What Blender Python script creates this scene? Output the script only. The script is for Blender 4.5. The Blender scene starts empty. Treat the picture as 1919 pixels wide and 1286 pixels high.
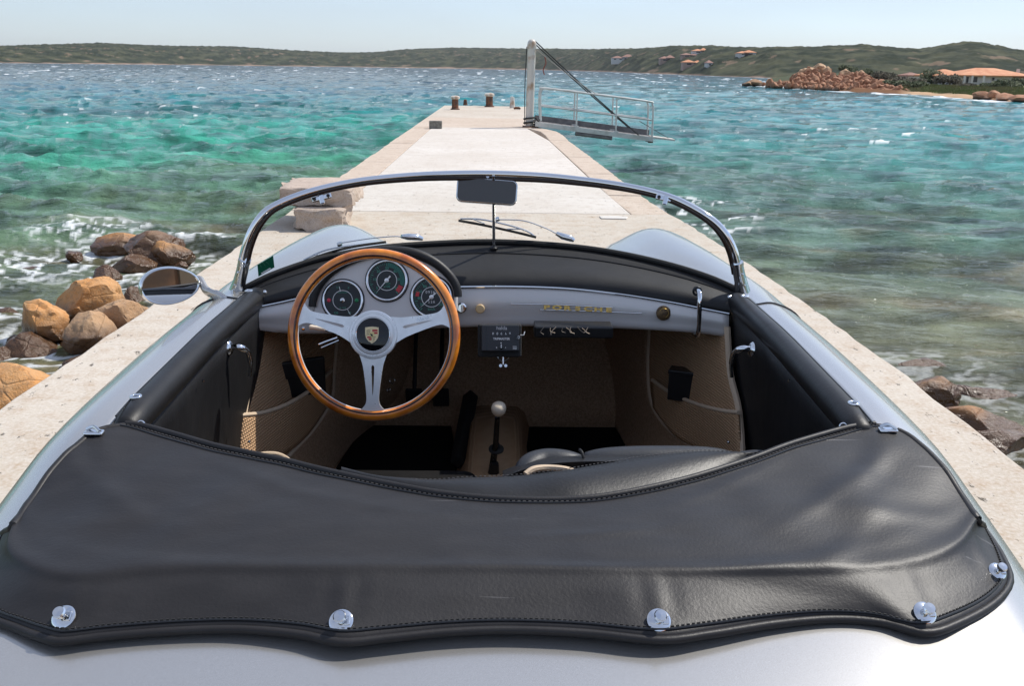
import bpy, bmesh, math, random
import numpy as np
from mathutils import Vector, Matrix, noise as mnoise

random.seed(7)
RNG = np.random.RandomState(11)
SC = bpy.context.scene
COL = SC.collection
R = math.radians

# ------------------------------------------------------------------ camera
FPX = 1750.0                       # focal length in pixels of the 1919 px wide photograph
CAM_Z = 1.43
PITCH, YAW, ROLL = 16.46, -0.93, 0.85
cam_data = bpy.data.cameras.new('camera')
cam_data.sensor_width = 36.0
cam_data.lens = 36.0 * FPX / 1919.0
cam_data.clip_start = 0.02
cam_data.clip_end = 20000.0
cam = bpy.data.objects.new('camera', cam_data)
COL.objects.link(cam)
CM = Matrix.Rotation(R(YAW), 3, 'Z') @ Matrix.Rotation(R(90 - PITCH), 3, 'X') @ Matrix.Rotation(R(ROLL), 3, 'Z')
CO = Vector((0, 0, CAM_Z))
cam.matrix_world = Matrix.Translation(CO) @ CM.to_4x4()
SC.camera = cam

# ------------------------------------------------------------------ light
SUN_EL, SUN_AZ = 51.0, 58.0        # azimuth clockwise from +Y towards +X
world = bpy.data.worlds.new('World')
SC.world = world
world.use_nodes = True
wn = world.node_tree.nodes; wl = world.node_tree.links
wn.clear()
sky = wn.new('ShaderNodeTexSky')
sky.sky_type = 'NISHITA'
sky.sun_disc = False
sky.sun_elevation = R(SUN_EL)
sky.sun_rotation = R(SUN_AZ)
sky.air_density = 1.0
sky.dust_density = 0.5
sky.ozone_density = 5.0
bg = wn.new('ShaderNodeBackground'); bg.inputs['Strength'].default_value = 0.15
wo = wn.new('ShaderNodeOutputWorld')
tn_ = wn.new('ShaderNodeMix'); tn_.data_type = 'RGBA'; tn_.blend_type = 'MULTIPLY'; tn_.inputs[0].default_value = 1.0
tn_.inputs[7].default_value = (0.61, 0.66, 0.74, 1)
hs_ = wn.new('ShaderNodeHueSaturation'); hs_.inputs['Saturation'].default_value = 0.78
wl.new(sky.outputs['Color'], hs_.inputs['Color']); wl.new(hs_.outputs[0], tn_.inputs[6])
# thin high haze veils the blue evenly
vl_ = wn.new('ShaderNodeMix'); vl_.data_type = 'RGBA'; vl_.inputs[7].default_value = (2.28, 2.40, 2.62, 1)
vc_ = wn.new('ShaderNodeTexCoord'); vm_ = wn.new('ShaderNodeMapping'); vm_.inputs['Scale'].default_value = (1.0, 1.0, 4.5); vm_.inputs['Rotation'].default_value = (0.1, 0.1, 0.5)
vn_ = wn.new('ShaderNodeTexNoise'); vn_.inputs['Scale'].default_value = 1.6; vn_.inputs['Detail'].default_value = 4
vr_ = wn.new('ShaderNodeMapRange'); vr_.inputs[1].default_value = 0.35; vr_.inputs[2].default_value = 0.65; vr_.inputs[3].default_value = 0.26; vr_.inputs[4].default_value = 0.56
wl.new(vc_.outputs['Generated'], vm_.inputs[0]); wl.new(vm_.outputs[0], vn_.inputs['Vector']); wl.new(vn_.outputs[0], vr_.inputs[0]); wl.new(vr_.outputs[0], vl_.inputs[0])
wl.new(tn_.outputs[2], vl_.inputs[6]); wl.new(vl_.outputs[2], bg.inputs['Color'])
wl.new(bg.outputs[0], wo.inputs['Surface'])
sd = bpy.data.lights.new('sun', 'SUN')
sd.energy = 2.65; sd.angle = R(0.6); sd.color = (1.0, 0.955, 0.88)
sun = bpy.data.objects.new('sun', sd); COL.objects.link(sun)
SUNV = Vector((math.sin(R(SUN_AZ)) * math.cos(R(SUN_EL)), math.cos(R(SUN_AZ)) * math.cos(R(SUN_EL)), math.sin(R(SUN_EL))))
sun.rotation_euler = SUNV.to_track_quat('Z', 'Y').to_euler()
sun.location = (20, 10, 30)
SC.view_settings.view_transform = 'Standard'
SC.view_settings.look = 'None'
SC.view_settings.exposure = 0.78
SC.view_settings.gamma = 1.0
SC.view_settings.use_curve_mapping = False
SC.render.engine = 'CYCLES'
SC.cycles.use_denoising = True
SC.cycles.max_bounces = 8
SC.cycles.transparent_max_bounces = 12
SC.cycles.caustics_reflective = False
SC.cycles.caustics_refractive = False

# ------------------------------------------------------------------ reading places off the photograph
CX, CY = CM @ Vector((1, 0, 0)), CM @ Vector((0, 1, 0))
CZ = CM @ Vector((0, 0, 1))        # points back at the photographer

def ray(px, py):
    return CM @ Vector(((px - 959.5) / FPX, -(py - 643.0) / FPX, -1.0))
def Uy(px, py, y):                 # point of the sight line at distance y ahead
    d = ray(px, py); return CO + d * (y / d.y)
def Uz(px, py, z):                 # ... at height z
    d = ray(px, py); return CO + d * ((z - CAM_Z) / d.z)
def Ud(px, py, dep):               # ... at depth dep along the view axis
    return CO + ray(px, py) * dep
def Uf(px, py, fn, y0=2.4, it=30): # ... on the surface y = fn(x, z)
    y = y0
    for _ in range(it):
        p = Uy(px, py, y); y = 0.5 * y + 0.5 * fn(p.x, p.z)
    return Uy(px, py, y)

# ------------------------------------------------------------------ mesh helpers
ORG = {}                           # world origin of every object made here
def tagp(o, label=None, cat=None, group=None, kind=None):
    if label: o['label'] = label
    if cat: o['category'] = cat
    if group: o['group'] = group
    if kind: o['kind'] = kind
    return o

def empty(name, loc, **kw):
    o = bpy.data.objects.new(name, None); COL.objects.link(o)
    o.location = loc; o.empty_display_size = 0.1
    ORG[o.name] = Vector(loc)
    return tagp(o, **kw)

def build(name, geo, mat, parent=None, smooth=40, origin=None, mods=(), **kw):
    V, F = geo[0], geo[1]
    V = np.asarray([tuple(v) for v in V] if not isinstance(V, np.ndarray) else V, dtype=float)
    if origin is None:
        lo, hi = V.min(0), V.max(0)
        origin = Vector(((lo[0] + hi[0]) / 2, (lo[1] + hi[1]) / 2, lo[2])) if parent is None else Vector((lo + hi) / 2)
    origin = Vector(origin)
    me = bpy.data.meshes.new(name)
    me.from_pydata((V - np.array(origin)).tolist(), [], [tuple(f) for f in F])
    me.update()
    mats = mat if isinstance(mat, (list, tuple)) else [mat]
    for m in mats: me.materials.append(m)
    if len(geo) > 2 and geo[2] is not None:
        me.polygons.foreach_set('material_index', np.asarray(geo[2], dtype=np.int32))
    if smooth:
        me.polygons.foreach_set('use_smooth', [True] * len(me.polygons))
        me.set_sharp_from_angle(angle=R(smooth))
    o = bpy.data.objects.new(name, me); COL.objects.link(o)
    put(o, origin, parent)
    for m in mods:
        md = o.modifiers.new(m[0], m[0])
        for k, v in m[1].items(): setattr(md, k, v)
    return tagp(o, **kw)

def put(o, origin, parent=None):
    origin = Vector(origin)
    ORG[o.name] = origin
    if parent is not None:
        o.parent = parent
        o.location = origin - ORG[parent.name]
    else:
        o.location = origin

def copy_tree(o, delta, parent=None):
    """a thing or part and all below it, moved by delta"""
    c = o.copy(); COL.objects.link(c)
    ORG[c.name] = ORG[o.name] + (Vector(delta))
    if parent is not None:
        c.parent = parent
        c.location = ORG[c.name] - ORG[parent.name]
    elif o.parent is None:
        c.location = ORG[c.name]
    for ch in list(o.children):
        copy_tree(ch, delta, c)
    return c

def soli(t, off=-1.0): return ('SOLIDIFY', dict(thickness=t, offset=off))
def bev(w, s=2): return ('BEVEL', dict(width=w, segments=s, limit_method='ANGLE', angle_limit=R(40)))
def subs(n): return ('SUBSURF', dict(levels=n, render_levels=n))

class G:
    """collects shapes into one mesh"""
    def __init__(s): s.V = []; s.F = []; s.M = []
    def add(s, geo, m=0):
        n = len(s.V)
        s.V += [tuple(v) for v in geo[0]]
        s.F += [tuple(i + n for i in f) for f in geo[1]]
        s.M += [m] * len(geo[1])
        return s
    def geo(s): return (s.V, s.F, s.M)

def frame_of(t, ref=Vector((0, 0, 1))):
    t = Vector(t).normalized()
    if abs(t.dot(ref)) > 0.95: ref = Vector((1, 0, 0))
    a = t.cross(ref).normalized(); b = a.cross(t).normalized()
    return t, a, b

def tube(path, r, n=12, closed=False, caps=True, sx=1.0, ref=Vector((0, 0, 1))):
    P = [Vector(p) for p in path]; m = len(P)
    rr = r if isinstance(r, (list, tuple)) else [r] * m
    V = []; F = []
    prev = None
    for i in range(m):
        if closed: t = P[(i + 1) % m] - P[i - 1]
        else: t = P[min(i + 1, m - 1)] - P[max(i - 1, 0)]
        if prev is None: t, a, b = frame_of(t, ref)
        else:
            t = t.normalized(); b = prev - t * prev.dot(t); b.normalize(); a = t.cross(b).normalized()
        prev = b
        for k in range(n):
            an = 2 * math.pi * k / n
            V.append(P[i] + a * (math.cos(an) * rr[i] * sx) + b * (math.sin(an) * rr[i]))
    seg = m if closed else m - 1
    for i in range(seg):
        for k in range(n):
            a0 = i * n + k; a1 = i * n + (k + 1) % n
            b0 = ((i + 1) % m) * n + k; b1 = ((i + 1) % m) * n + (k + 1) % n
            F.append((a0, a1, b1, b0))
    if caps and not closed:
        F.append(tuple(range(n - 1, -1, -1))); F.append(tuple((m - 1) * n + k for k in range(n)))
    return V, F

def spl(pts, n=6, closed=False):
    """Catmull-Rom through points"""
    P = [Vector(p) for p in pts]; m = len(P); out = []
    segs = m if closed else m - 1
    for i in range(segs):
        if closed: a, b, c, d = P[i - 1], P[i], P[(i + 1) % m], P[(i + 2) % m]
        else:
            b, c = P[i], P[i + 1]
            a = P[i - 1] if i > 0 else b * 2 - c
            d = P[i + 2] if i + 2 < m else c * 2 - b
        for k in range(n):
            t = k / n
            out.append(0.5 * ((2 * b) + (c - a) * t + (2 * a - 5 * b + 4 * c - d) * t * t + (3 * b - a - 3 * c + d) * t ** 3))
    if not closed: out.append(P[-1].copy())
    return out

def resample(pts, n):
    P = [Vector(p) for p in pts]
    L = [0]
    for i in range(1, len(P)): L.append(L[-1] + (P[i] - P[i - 1]).length)
    out = []; j = 0
    for k in range(n):
        s = L[-1] * k / (n - 1)
        while j < len(P) - 2 and L[j + 1] < s: j += 1
        d = L[j + 1] - L[j]
        out.append(P[j].lerp(P[j + 1], 0 if d == 0 else min(1, (s - L[j]) / d)))
    return out

def patch(rows, closed=False):
    """grid of points, rows of equal length"""
    n = len(rows[0]); V = [v for r in rows for v in r]; F = []
    for i in range(len(rows) - 1):
        for k in range(n if closed else n - 1):
            F.append((i * n + k, i * n + (k + 1) % n, (i + 1) * n + (k + 1) % n, (i + 1) * n + k))
    return V, F

def box(c, s, ax=None):
    c = Vector(c); A = ax or (Vector((1, 0, 0)), Vector((0, 1, 0)), Vector((0, 0, 1)))
    V = [c + A[0] * (s[0] / 2 * i) + A[1] * (s[1] / 2 * j) + A[2] * (s[2] / 2 * k) for i in (-1, 1) for j in (-1, 1) for k in (-1, 1)]
    return V, [(0, 1, 3, 2), (4, 6, 7, 5), (0, 4, 5, 1), (2, 3, 7, 6), (0, 2, 6, 4), (1, 5, 7, 3)]

def lathe(prof, o, ax, n=32, phase=0.0):
    """prof: (radius, height along axis)"""
    o = Vector(o); t, a, b = frame_of(ax)
    V = []; F = []
    for r, h in prof:
        for k in range(n):
            an = 2 * math.pi * k / n + phase
            V.append(o + t * h + a * (math.cos(an) * r) + b * (math.sin(an) * r))
    for i in range(len(prof) - 1):
        for k in range(n):
            F.append((i * n + k, i * n + (k + 1) % n, (i + 1) * n + (k + 1) % n, (i + 1) * n + k))
    if prof[0][0] > 1e-6: F.append(tuple(range(n - 1, -1, -1)))
    if prof[-1][0] > 1e-6: F.append(tuple((len(prof) - 1) * n + k for k in range(n)))
    return V, F

def prism(poly, o, ex, ey, ez, h, h0=0.0):
    """2D polygon (x, y) in the frame o, ex, ey raised along ez from h0 to h"""
    o = Vector(o); n = len(poly)
    V = [o + ex * x + ey * y + ez * h0 for x, y in poly] + [o + ex * x + ey * y + ez * h for x, y in poly]
    F = [tuple(range(n - 1, -1, -1)), tuple(range(n, 2 * n))]
    for k in range(n): F.append((k, (k + 1) % n, n + (k + 1) % n, n + k))
    return V, F

def torus(o, ex, ey, Rr, r, n=96, m=12):
    pts = [Vector(o) + ex * (Rr * math.cos(2 * math.pi * k / n)) + ey * (Rr * math.sin(2 * math.pi * k / n)) for k in range(n)]
    return tube(pts, r, m, closed=True, ref=ex.cross(ey))

def ring(o, ex, ey, ez, r0, r1, h, n=48):
    ez = Vector(ez); pr = [(r0, 0), (r0, h), (r1, h), (r1, 0)]
    V = []; F = []
    for k in range(n):
        an = 2 * math.pi * k / n; d = ex * math.cos(an) + ey * math.sin(an)
        for r, hh in pr: V.append(Vector(o) + d * r + ez * hh)
    for k in range(n):
        for j in range(4):
            a = k * 4 + j; b = k * 4 + (j + 1) % 4; c = ((k + 1) % n) * 4 + (j + 1) % 4; d = ((k + 1) % n) * 4 + j
            F.append((a, b, c, d))
    return V, F

def text_geo(s, o, ex, ey, ez, size, depth=0.0006, stretch=1.0, align='CENTER', shear=0.0, off=0.0, space=1.0):
    cu = bpy.data.curves.new('text', 'FONT'); cu.body = s; cu.size = size; cu.extrude = depth
    cu.align_x = align; cu.align_y = 'CENTER'; cu.shear = shear; cu.offset = off; cu.space_character = space
    cu.resolution_u = 3
    ob = bpy.data.objects.new('text', cu); COL.objects.link(ob)
    dg = bpy.context.evaluated_depsgraph_get(); dg.update()
    me = bpy.data.meshes.new_from_object(ob.evaluated_get(dg))
    V = [Vector(o) + ex * (v.co.x * stretch) + ey * v.co.y + ez * (v.co.z + depth) for v in me.vertices]
    F = [tuple(p.vertices) for p in me.polygons]
    bpy.data.objects.remove(ob); bpy.data.meshes.remove(me)
    return V, F

# ------------------------------------------------------------------ numpy noise
_PT = RNG.permutation(512)
_GR = RNG.uniform(0, 2 * math.pi, 512)
def pn(x, y, seed=0):
    """2D gradient noise, about -0.7 .. 0.7"""
    x = np.asarray(x, float) + seed * 37.17; y = np.asarray(y, float) + seed * 11.73
    xi = np.floor(x).astype(np.int64); yi = np.floor(y).astype(np.int64)
    fx = x - xi; fy = y - yi
    def g(ix, iy, dx, dy):
        h = _PT[(_PT[ix & 511] + iy) & 511]; a = _GR[h]
        return np.cos(a) * dx + np.sin(a) * dy
    u = fx * fx * fx * (fx * (fx * 6 - 15) + 10); v = fy * fy * fy * (fy * (fy * 6 - 15) + 10)
    n00 = g(xi, yi, fx, fy); n10 = g(xi + 1, yi, fx - 1, fy)
    n01 = g(xi, yi + 1, fx, fy - 1); n11 = g(xi + 1, yi + 1, fx - 1, fy - 1)
    return (n00 * (1 - u) + n10 * u) * (1 - v) + (n01 * (1 - u) + n11 * u) * v
def fbm(x, y, o=4, seed=0, g=0.5):
    s = 0; a = 1.0
    for k in range(o):
        s = s + a * pn(x * 2 ** k, y * 2 ** k, seed + k * 3); a *= g
    return s
def sstep(a, b, x):
    t = np.clip((np.asarray(x, float) - a) / (b - a), 0, 1); return t * t * (3 - 2 * t)

# ------------------------------------------------------------------ materials
def S(r, g, b):                    # sRGB 0-255 to linear
    f = lambda c: (c / 255 / 12.92) if c <= 10 else ((c / 255 + 0.055) / 1.055) ** 2.4
    return (f(r), f(g), f(b), 1.0)

def nodes_of(name):
    m = bpy.data.materials.new(name); m.use_nodes = True
    nt = m.node_tree; nt.nodes.clear()
    return m, nt, nt.nodes, nt.links

def principled(name, col, rough=0.5, metal=0.0, noise=None, bump=None, col2=None, spec=0.5, coat=0.0, rvar=0.0, ior=None, coords='Object'):
    """noise = (scale, detail, contrast lo, hi) mixes col and col2; bump = (scale, strength, distance)"""
    m, nt, N, L = nodes_of(name)
    out = N.new('ShaderNodeOutputMaterial'); b = N.new('ShaderNodeBsdfPrincipled')
    L.new(b.outputs[0], out.inputs[0])
    b.inputs['Base Color'].default_value = col; b.inputs['Roughness'].default_value = rough
    b.inputs['Metallic'].default_value = metal; b.inputs['Specular IOR Level'].default_value = spec
    b.inputs['Coat Weight'].default_value = coat; b.inputs['Coat Roughness'].default_value = 0.04
    if ior: b.inputs['IOR'].default_value = ior
    tc = N.new('ShaderNodeTexCoord')
    src = tc.outputs[coords]
    if coords == 'World':
        pass
    if noise:
        nz = N.new('ShaderNodeTexNoise'); nz.inputs['Scale'].default_value = noise[0]; nz.inputs['Detail'].default_value = noise[1]
        L.new(src, nz.inputs['Vector'])
        mr = N.new('ShaderNodeMapRange'); mr.inputs[1].default_value = noise[2]; mr.inputs[2].default_value = noise[3]
        L.new(nz.outputs['Fac'], mr.inputs[0])
        mx = N.new('ShaderNodeMix'); mx.data_type = 'RGBA'
        mx.inputs[6].default_value = col; mx.inputs[7].default_value = col2 or col
        L.new(mr.outputs[0], mx.inputs[0]); L.new(mx.outputs[2], b.inputs['Base Color'])
        if rvar:
            ma = N.new('ShaderNodeMath'); ma.operation = 'MULTIPLY_ADD'; ma.inputs[1].default_value = rvar; ma.inputs[2].default_value = rough
            L.new(mr.outputs[0], ma.inputs[0]); L.new(ma.outputs[0], b.inputs['Roughness'])
    if bump:
        nb = N.new('ShaderNodeTexNoise'); nb.inputs['Scale'].default_value = bump[0]; nb.inputs['Detail'].default_value = 5
        L.new(src, nb.inputs['Vector'])
        bp = N.new('ShaderNodeBump'); bp.inputs['Strength'].default_value = bump[1]; bp.inputs['Distance'].default_value = bump[2]
        L.new(nb.outputs['Fac'], bp.inputs['Height']); L.new(bp.outputs[0], b.inputs['Normal'])
    return m

# =================================================================== MATERIALS
def stone_mat(name, c1, c2, c3, pits=0.5, scale=1.0):
    m, nt, N, L = nodes_of(name)
    out = N.new('ShaderNodeOutputMaterial'); b = N.new('ShaderNodeBsdfPrincipled'); L.new(b.outputs[0], out.inputs[0])
    g = N.new('ShaderNodeNewGeometry')
    def nz(sc, det, stretch=(1, 1, 1), rough=0.6):
        mp = N.new('ShaderNodeMapping'); mp.inputs['Scale'].default_value = stretch; L.new(g.outputs['Position'], mp.inputs['Vector'])
        t = N.new('ShaderNodeTexNoise'); t.inputs['Scale'].default_value = sc; t.inputs['Detail'].default_value = det
        t.inputs['Roughness'].default_value = rough; L.new(mp.outputs[0], t.inputs['Vector']); return t
    def rng(s, a, b_, c=0.0, d=1.0):
        r = N.new('ShaderNodeMapRange'); r.inputs[1].default_value = a; r.inputs[2].default_value = b_
        r.inputs[3].default_value = c; r.inputs[4].default_value = d; L.new(s, r.inputs[0]); return r.outputs[0]
    def mix(f, a, b_, mode='MIX'):
        x = N.new('ShaderNodeMix'); x.data_type = 'RGBA'; x.blend_type = mode
        for s, v in ((x.inputs[0], f), (x.inputs[6], a), (x.inputs[7], b_)):
            if isinstance(v, (tuple, float, int)): s.default_value = v
            else: L.new(v, s)
        return x.outputs[2]
    n1 = nz(0.55 * scale, 6); n2 = nz(7 * scale, 8, (1, 1, 1), 0.7); n3 = nz(60 * scale, 3); n4 = nz(22 * scale, 3, (1, 0.45, 1), 0.75)
    c = mix(rng(n1.outputs[0], 0.38, 0.66), c1, c2)
    n5 = nz(1.3 * scale, 8, (1, 1, 1), 0.72); n6 = nz(2.4 * scale, 6, (0.35, 2.2, 1), 0.7)
    c = mix(rng(n2.outputs[0], 0.48, 0.70), c, c3)
    c = mix(rng(n5.outputs[0], 0.54, 0.70, 0.0, 0.55), c, c3)
    c = mix(rng(n6.outputs[0], 0.60, 0.72, 0.0, 0.35), c, tuple(v * 0.55 for v in c1[:3]) + (1,))
    c = mix(rng(n3.outputs[0], 0.35, 0.75, 0.0, 0.45), c, (0.78, 0.74, 0.70, 1))
    pit = rng(n4.outputs[0], 0.63, 0.70)
    c = mix(pit, c, tuple(v * 0.32 for v in c1[:3]) + (1,)) if pits else c
    L.new(c, b.inputs['Base Color'])
    b.inputs['Roughness'].default_value = 0.85; b.inputs['Specular IOR Level'].default_value = 0.25
    h = N.new('ShaderNodeMath'); h.operation = 'MULTIPLY_ADD'; L.new(pit, h.inputs[0]); h.inputs[1].default_value = -pits; L.new(n2.outputs[0], h.inputs[2])
    bp = N.new('ShaderNodeBump'); bp.inputs['Strength'].default_value = 0.6; bp.inputs['Distance'].default_value = 0.012
    L.new(h.outputs[0], bp.inputs['Height']); L.new(bp.outputs[0], b.inputs['Normal'])
    return m

M = {}
M['conc'] = stone_mat('weathered_concrete', (0.47, 0.40, 0.315, 1), (0.55, 0.485, 0.40, 1), (0.40, 0.29, 0.19, 1), 0.9)
M['conc_white'] = stone_mat('pale_concrete', (0.56, 0.50, 0.43, 1), (0.64, 0.59, 0.53, 1), (0.48, 0.41, 0.34, 1), 0.35)
M['kerb'] = stone_mat('pink_granite_edging', (0.49, 0.38, 0.28, 1), (0.56, 0.45, 0.35, 1), (0.38, 0.26, 0.17, 1), 0.6)
M['granite'] = stone_mat('pink_granite_block', (0.40, 0.30, 0.23, 1), (0.50, 0.38, 0.29, 1), (0.28, 0.20, 0.14, 1), 0.4, 2.0)
M['wallstone'] = stone_mat('sea_wall_stone', (0.30, 0.22, 0.15, 1), (0.24, 0.2, 0.15, 1), (0.10, 0.09, 0.06, 1), 0.5)
M['greyblock'] = principled('grey_cement', (0.23, 0.22, 0.19, 1), 0.9, noise=(25, 4, 0.4, 0.65), col2=(0.13, 0.12, 0.10, 1), bump=(60, 0.4, 0.01))

def rock_mat(name, c1, c2, c3, wet=0.6, wl=-0.86, wr=0.14):
    """orange granite; darker and glossy where the waves keep it wet (by its own height above the water)"""
    m, nt, N, L = nodes_of(name)
    out = N.new('ShaderNodeOutputMaterial'); b = N.new('ShaderNodeBsdfPrincipled'); L.new(b.outputs[0], out.inputs[0])
    g = N.new('ShaderNodeNewGeometry')
    def nz(sc, det, rough=0.6):
        t = N.new('ShaderNodeTexNoise'); t.inputs['Scale'].default_value = sc; t.inputs['Detail'].default_value = det
        t.inputs['Roughness'].default_value = rough; L.new(g.outputs['Position'], t.inputs['Vector']); return t
    def rng(s, a, b_, c=0.0, d=1.0):
        r = N.new('ShaderNodeMapRange'); r.inputs[1].default_value = a; r.inputs[2].default_value = b_
        r.inputs[3].default_value = c; r.inputs[4].default_value = d; L.new(s, r.inputs[0]); return r.outputs[0]
    def mix(f, a, b_, mode='MIX'):
        x = N.new('ShaderNodeMix'); x.data_type = 'RGBA'; x.blend_type = mode
        for s, v in ((x.inputs[0], f), (x.inputs[6], a), (x.inputs[7], b_)):
            if isinstance(v, (tuple, float, int)): s.default_value = v
            else: L.new(v, s)
        return x.outputs[2]
    n1 = nz(2.2, 7, 0.65); n2 = nz(14, 6, 0.7); n3 = nz(70, 2)
    c = mix(rng(n1.outputs[0], 0.4, 0.62), c1, c2)
    c = mix(rng(n2.outputs[0], 0.52, 0.7, 0, 0.8), c, c3)
    c = mix(rng(n3.outputs[0], 0.4, 0.7, 0, 0.3), c, (0.55, 0.42, 0.28, 1))
    sp = N.new('ShaderNodeSeparateXYZ'); L.new(g.outputs['Position'], sp.inputs[0])
    ad = N.new('ShaderNodeMath'); ad.operation = 'MULTIPLY_ADD'; L.new(n1.outputs[0], ad.inputs[0]); ad.inputs[1].default_value = -0.25; L.new(sp.outputs['Z'], ad.inputs[2])
    w = rng(ad.outputs[0], wl - 0.12, wl + wr - 0.12, 1.0, 0.0)
    c2_ = mix(w, c, (0.10, 0.048, 0.02, 1))
    L.new(c2_, b.inputs['Base Color'])
    L.new(rng(w, 0, 1, 0.8, 0.22), b.inputs['Roughness'])
    vo = N.new('ShaderNodeTexVoronoi'); vo.feature = 'DISTANCE_TO_EDGE'; vo.inputs['Scale'].default_value = 3.1; L.new(g.outputs['Position'], vo.inputs['Vector'])
    cr = rng(vo.outputs['Distance'], 0.0, 0.03)
    h = N.new('ShaderNodeMath'); h.operation = 'MULTIPLY_ADD'; L.new(cr, h.inputs[0]); h.inputs[1].default_value = 0.25; L.new(n2.outputs[0], h.inputs[2])
    bp = N.new('ShaderNodeBump'); bp.inputs['Strength'].default_value = 0.8; bp.inputs['Distance'].default_value = 0.03
    L.new(h.outputs[0], bp.inputs['Height']); L.new(bp.outputs[0], b.inputs['Normal'])
    return m
M['rock'] = rock_mat('orange_granite', (0.62, 0.27, 0.07, 1), (0.60, 0.33, 0.14, 1), (0.20, 0.09, 0.035, 1))
M['rock_pale'] = rock_mat('pale_granite', (0.46, 0.26, 0.13, 1), (0.50, 0.31, 0.17, 1), (0.20, 0.13, 0.09, 1))
M['rock_dark'] = rock_mat('brown_wet_granite', (0.34, 0.165, 0.065, 1), (0.26, 0.15, 0.08, 1), (0.10, 0.055, 0.03, 1), wl=-0.74, wr=0.3)
M['rock_far'] = rock_mat('red_granite', (0.34, 0.115, 0.04, 1), (0.40, 0.18, 0.085, 1), (0.05, 0.02, 0.012, 1), wl=-0.9, wr=0.3)

def attr_mat(name, attr, rough, bump=None, spec=0.5, foam=False, ior=1.45):
    m, nt, N, L = nodes_of(name)
    out = N.new('ShaderNodeOutputMaterial'); b = N.new('ShaderNodeBsdfPrincipled'); L.new(b.outputs[0], out.inputs[0])
    a = N.new('ShaderNodeVertexColor'); a.layer_name = attr
    L.new(a.outputs['Color'], b.inputs['Base Color'])
    b.inputs['Roughness'].default_value = rough; b.inputs['Specular IOR Level'].default_value = spec; b.inputs['IOR'].default_value = ior
    g = N.new('ShaderNodeNewGeometry')
    if foam:
        L2 = N.new('ShaderNodeMath'); L2.operation = 'MULTIPLY_ADD'; L.new(a.outputs['Alpha'], L2.inputs[0]); L2.inputs[1].default_value = 0.7; L2.inputs[2].default_value = rough
        L.new(L2.outputs[0], b.inputs['Roughness'])
    if bump:
        hs = None
        for sc, det, wgt, st in bump[2]:
            mp = N.new('ShaderNodeMapping'); mp.inputs['Scale'].default_value = st; mp.inputs['Rotation'].default_value = (0, 0, 0.2); L.new(g.outputs['Position'], mp.inputs['Vector'])
            t = N.new('ShaderNodeTexNoise'); t.inputs['Scale'].default_value = sc; t.inputs['Detail'].default_value = det; t.inputs['Roughness'].default_value = 0.62
            L.new(mp.outputs[0], t.inputs['Vector'])
            x = N.new('ShaderNodeMath'); x.operation = 'MULTIPLY_ADD'; L.new(t.outputs[0], x.inputs[0]); x.inputs[1].default_value = wgt
            if hs is not None: L.new(hs, x.inputs[2])
            else: x.inputs[2].default_value = 0
            hs = x.outputs[0]
        bp = N.new('ShaderNodeBump'); bp.inputs['Strength'].default_value = bump[0]; bp.inputs['Distance'].default_value = bump[1]
        L.new(hs, bp.inputs['Height']); L.new(bp.outputs[0], b.inputs['Normal'])
    return m
M['water'] = attr_mat('sea_water', 'tint', 0.06, (0.9, 0.3, ((0.9, 6, 1.0, (0.6, 1.3, 1)), (3.4, 6, 0.40, (0.6, 1.3, 1)))), foam=True, ior=1.25, spec=0.12)
M['land'] = attr_mat('scrub_hillside', 'tint', 0.95, None, spec=0.1)
M['leaf'] = principled('evergreen_leaves', (0.055, 0.075, 0.03, 1), 0.7, noise=(1.5, 3, 0.35, 0.65), col2=(0.10, 0.115, 0.05, 1), spec=0.2)
M['leaf_brown'] = principled('dry_scrub', (0.13, 0.11, 0.075, 1), 0.8, noise=(1.5, 3, 0.35, 0.65), col2=(0.085, 0.08, 0.05, 1), spec=0.2)
M['bark'] = principled('bark', (0.12, 0.09, 0.06, 1), 0.9)
M['tile'] = principled('terracotta_roof', (0.52, 0.19, 0.08, 1), 0.8, noise=(0.9, 5, 0.35, 0.65), col2=(0.62, 0.30, 0.15, 1))
M['stucco'] = principled('white_stucco', (0.62, 0.60, 0.56, 1), 0.9)
M['stucco_pink'] = principled('pink_stucco', (0.38, 0.26, 0.21, 1), 0.9)
M['tile_far'] = principled('faded_roof', (0.30, 0.16, 0.12, 1), 0.9)
M['dark_glass'] = principled('dark_window', (0.03, 0.035, 0.04, 1), 0.15)
M['rust'] = principled('rusty_iron', (0.19, 0.075, 0.035, 1), 0.8, noise=(9, 6, 0.4, 0.6), col2=(0.07, 0.045, 0.035, 1), bump=(40, 0.4, 0.01))
M['alu'] = principled('painted_aluminium', (0.62, 0.63, 0.60, 1), 0.4, 0.3, noise=(5, 4, 0.45, 0.75), col2=(0.45, 0.44, 0.40, 1))
M['post'] = principled('weathered_white_paint', (0.62, 0.58, 0.52, 1), 0.5, noise=(3.5, 6, 0.52, 0.66), col2=(0.40, 0.26, 0.16, 1))
M['plank'] = principled('grey_walkway', (0.22, 0.21, 0.20, 1), 0.8, noise=(8, 4, 0.4, 0.6), col2=(0.15, 0.14, 0.14, 1))
M['rope'] = principled('dark_rope', (0.035, 0.035, 0.035, 1), 0.9)
M['rope_pale'] = principled('pale_rope', (0.40, 0.36, 0.32, 1), 0.9)
M['rope_red'] = principled('red_rope', (0.25, 0.07, 0.05, 1), 0.9)

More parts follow.
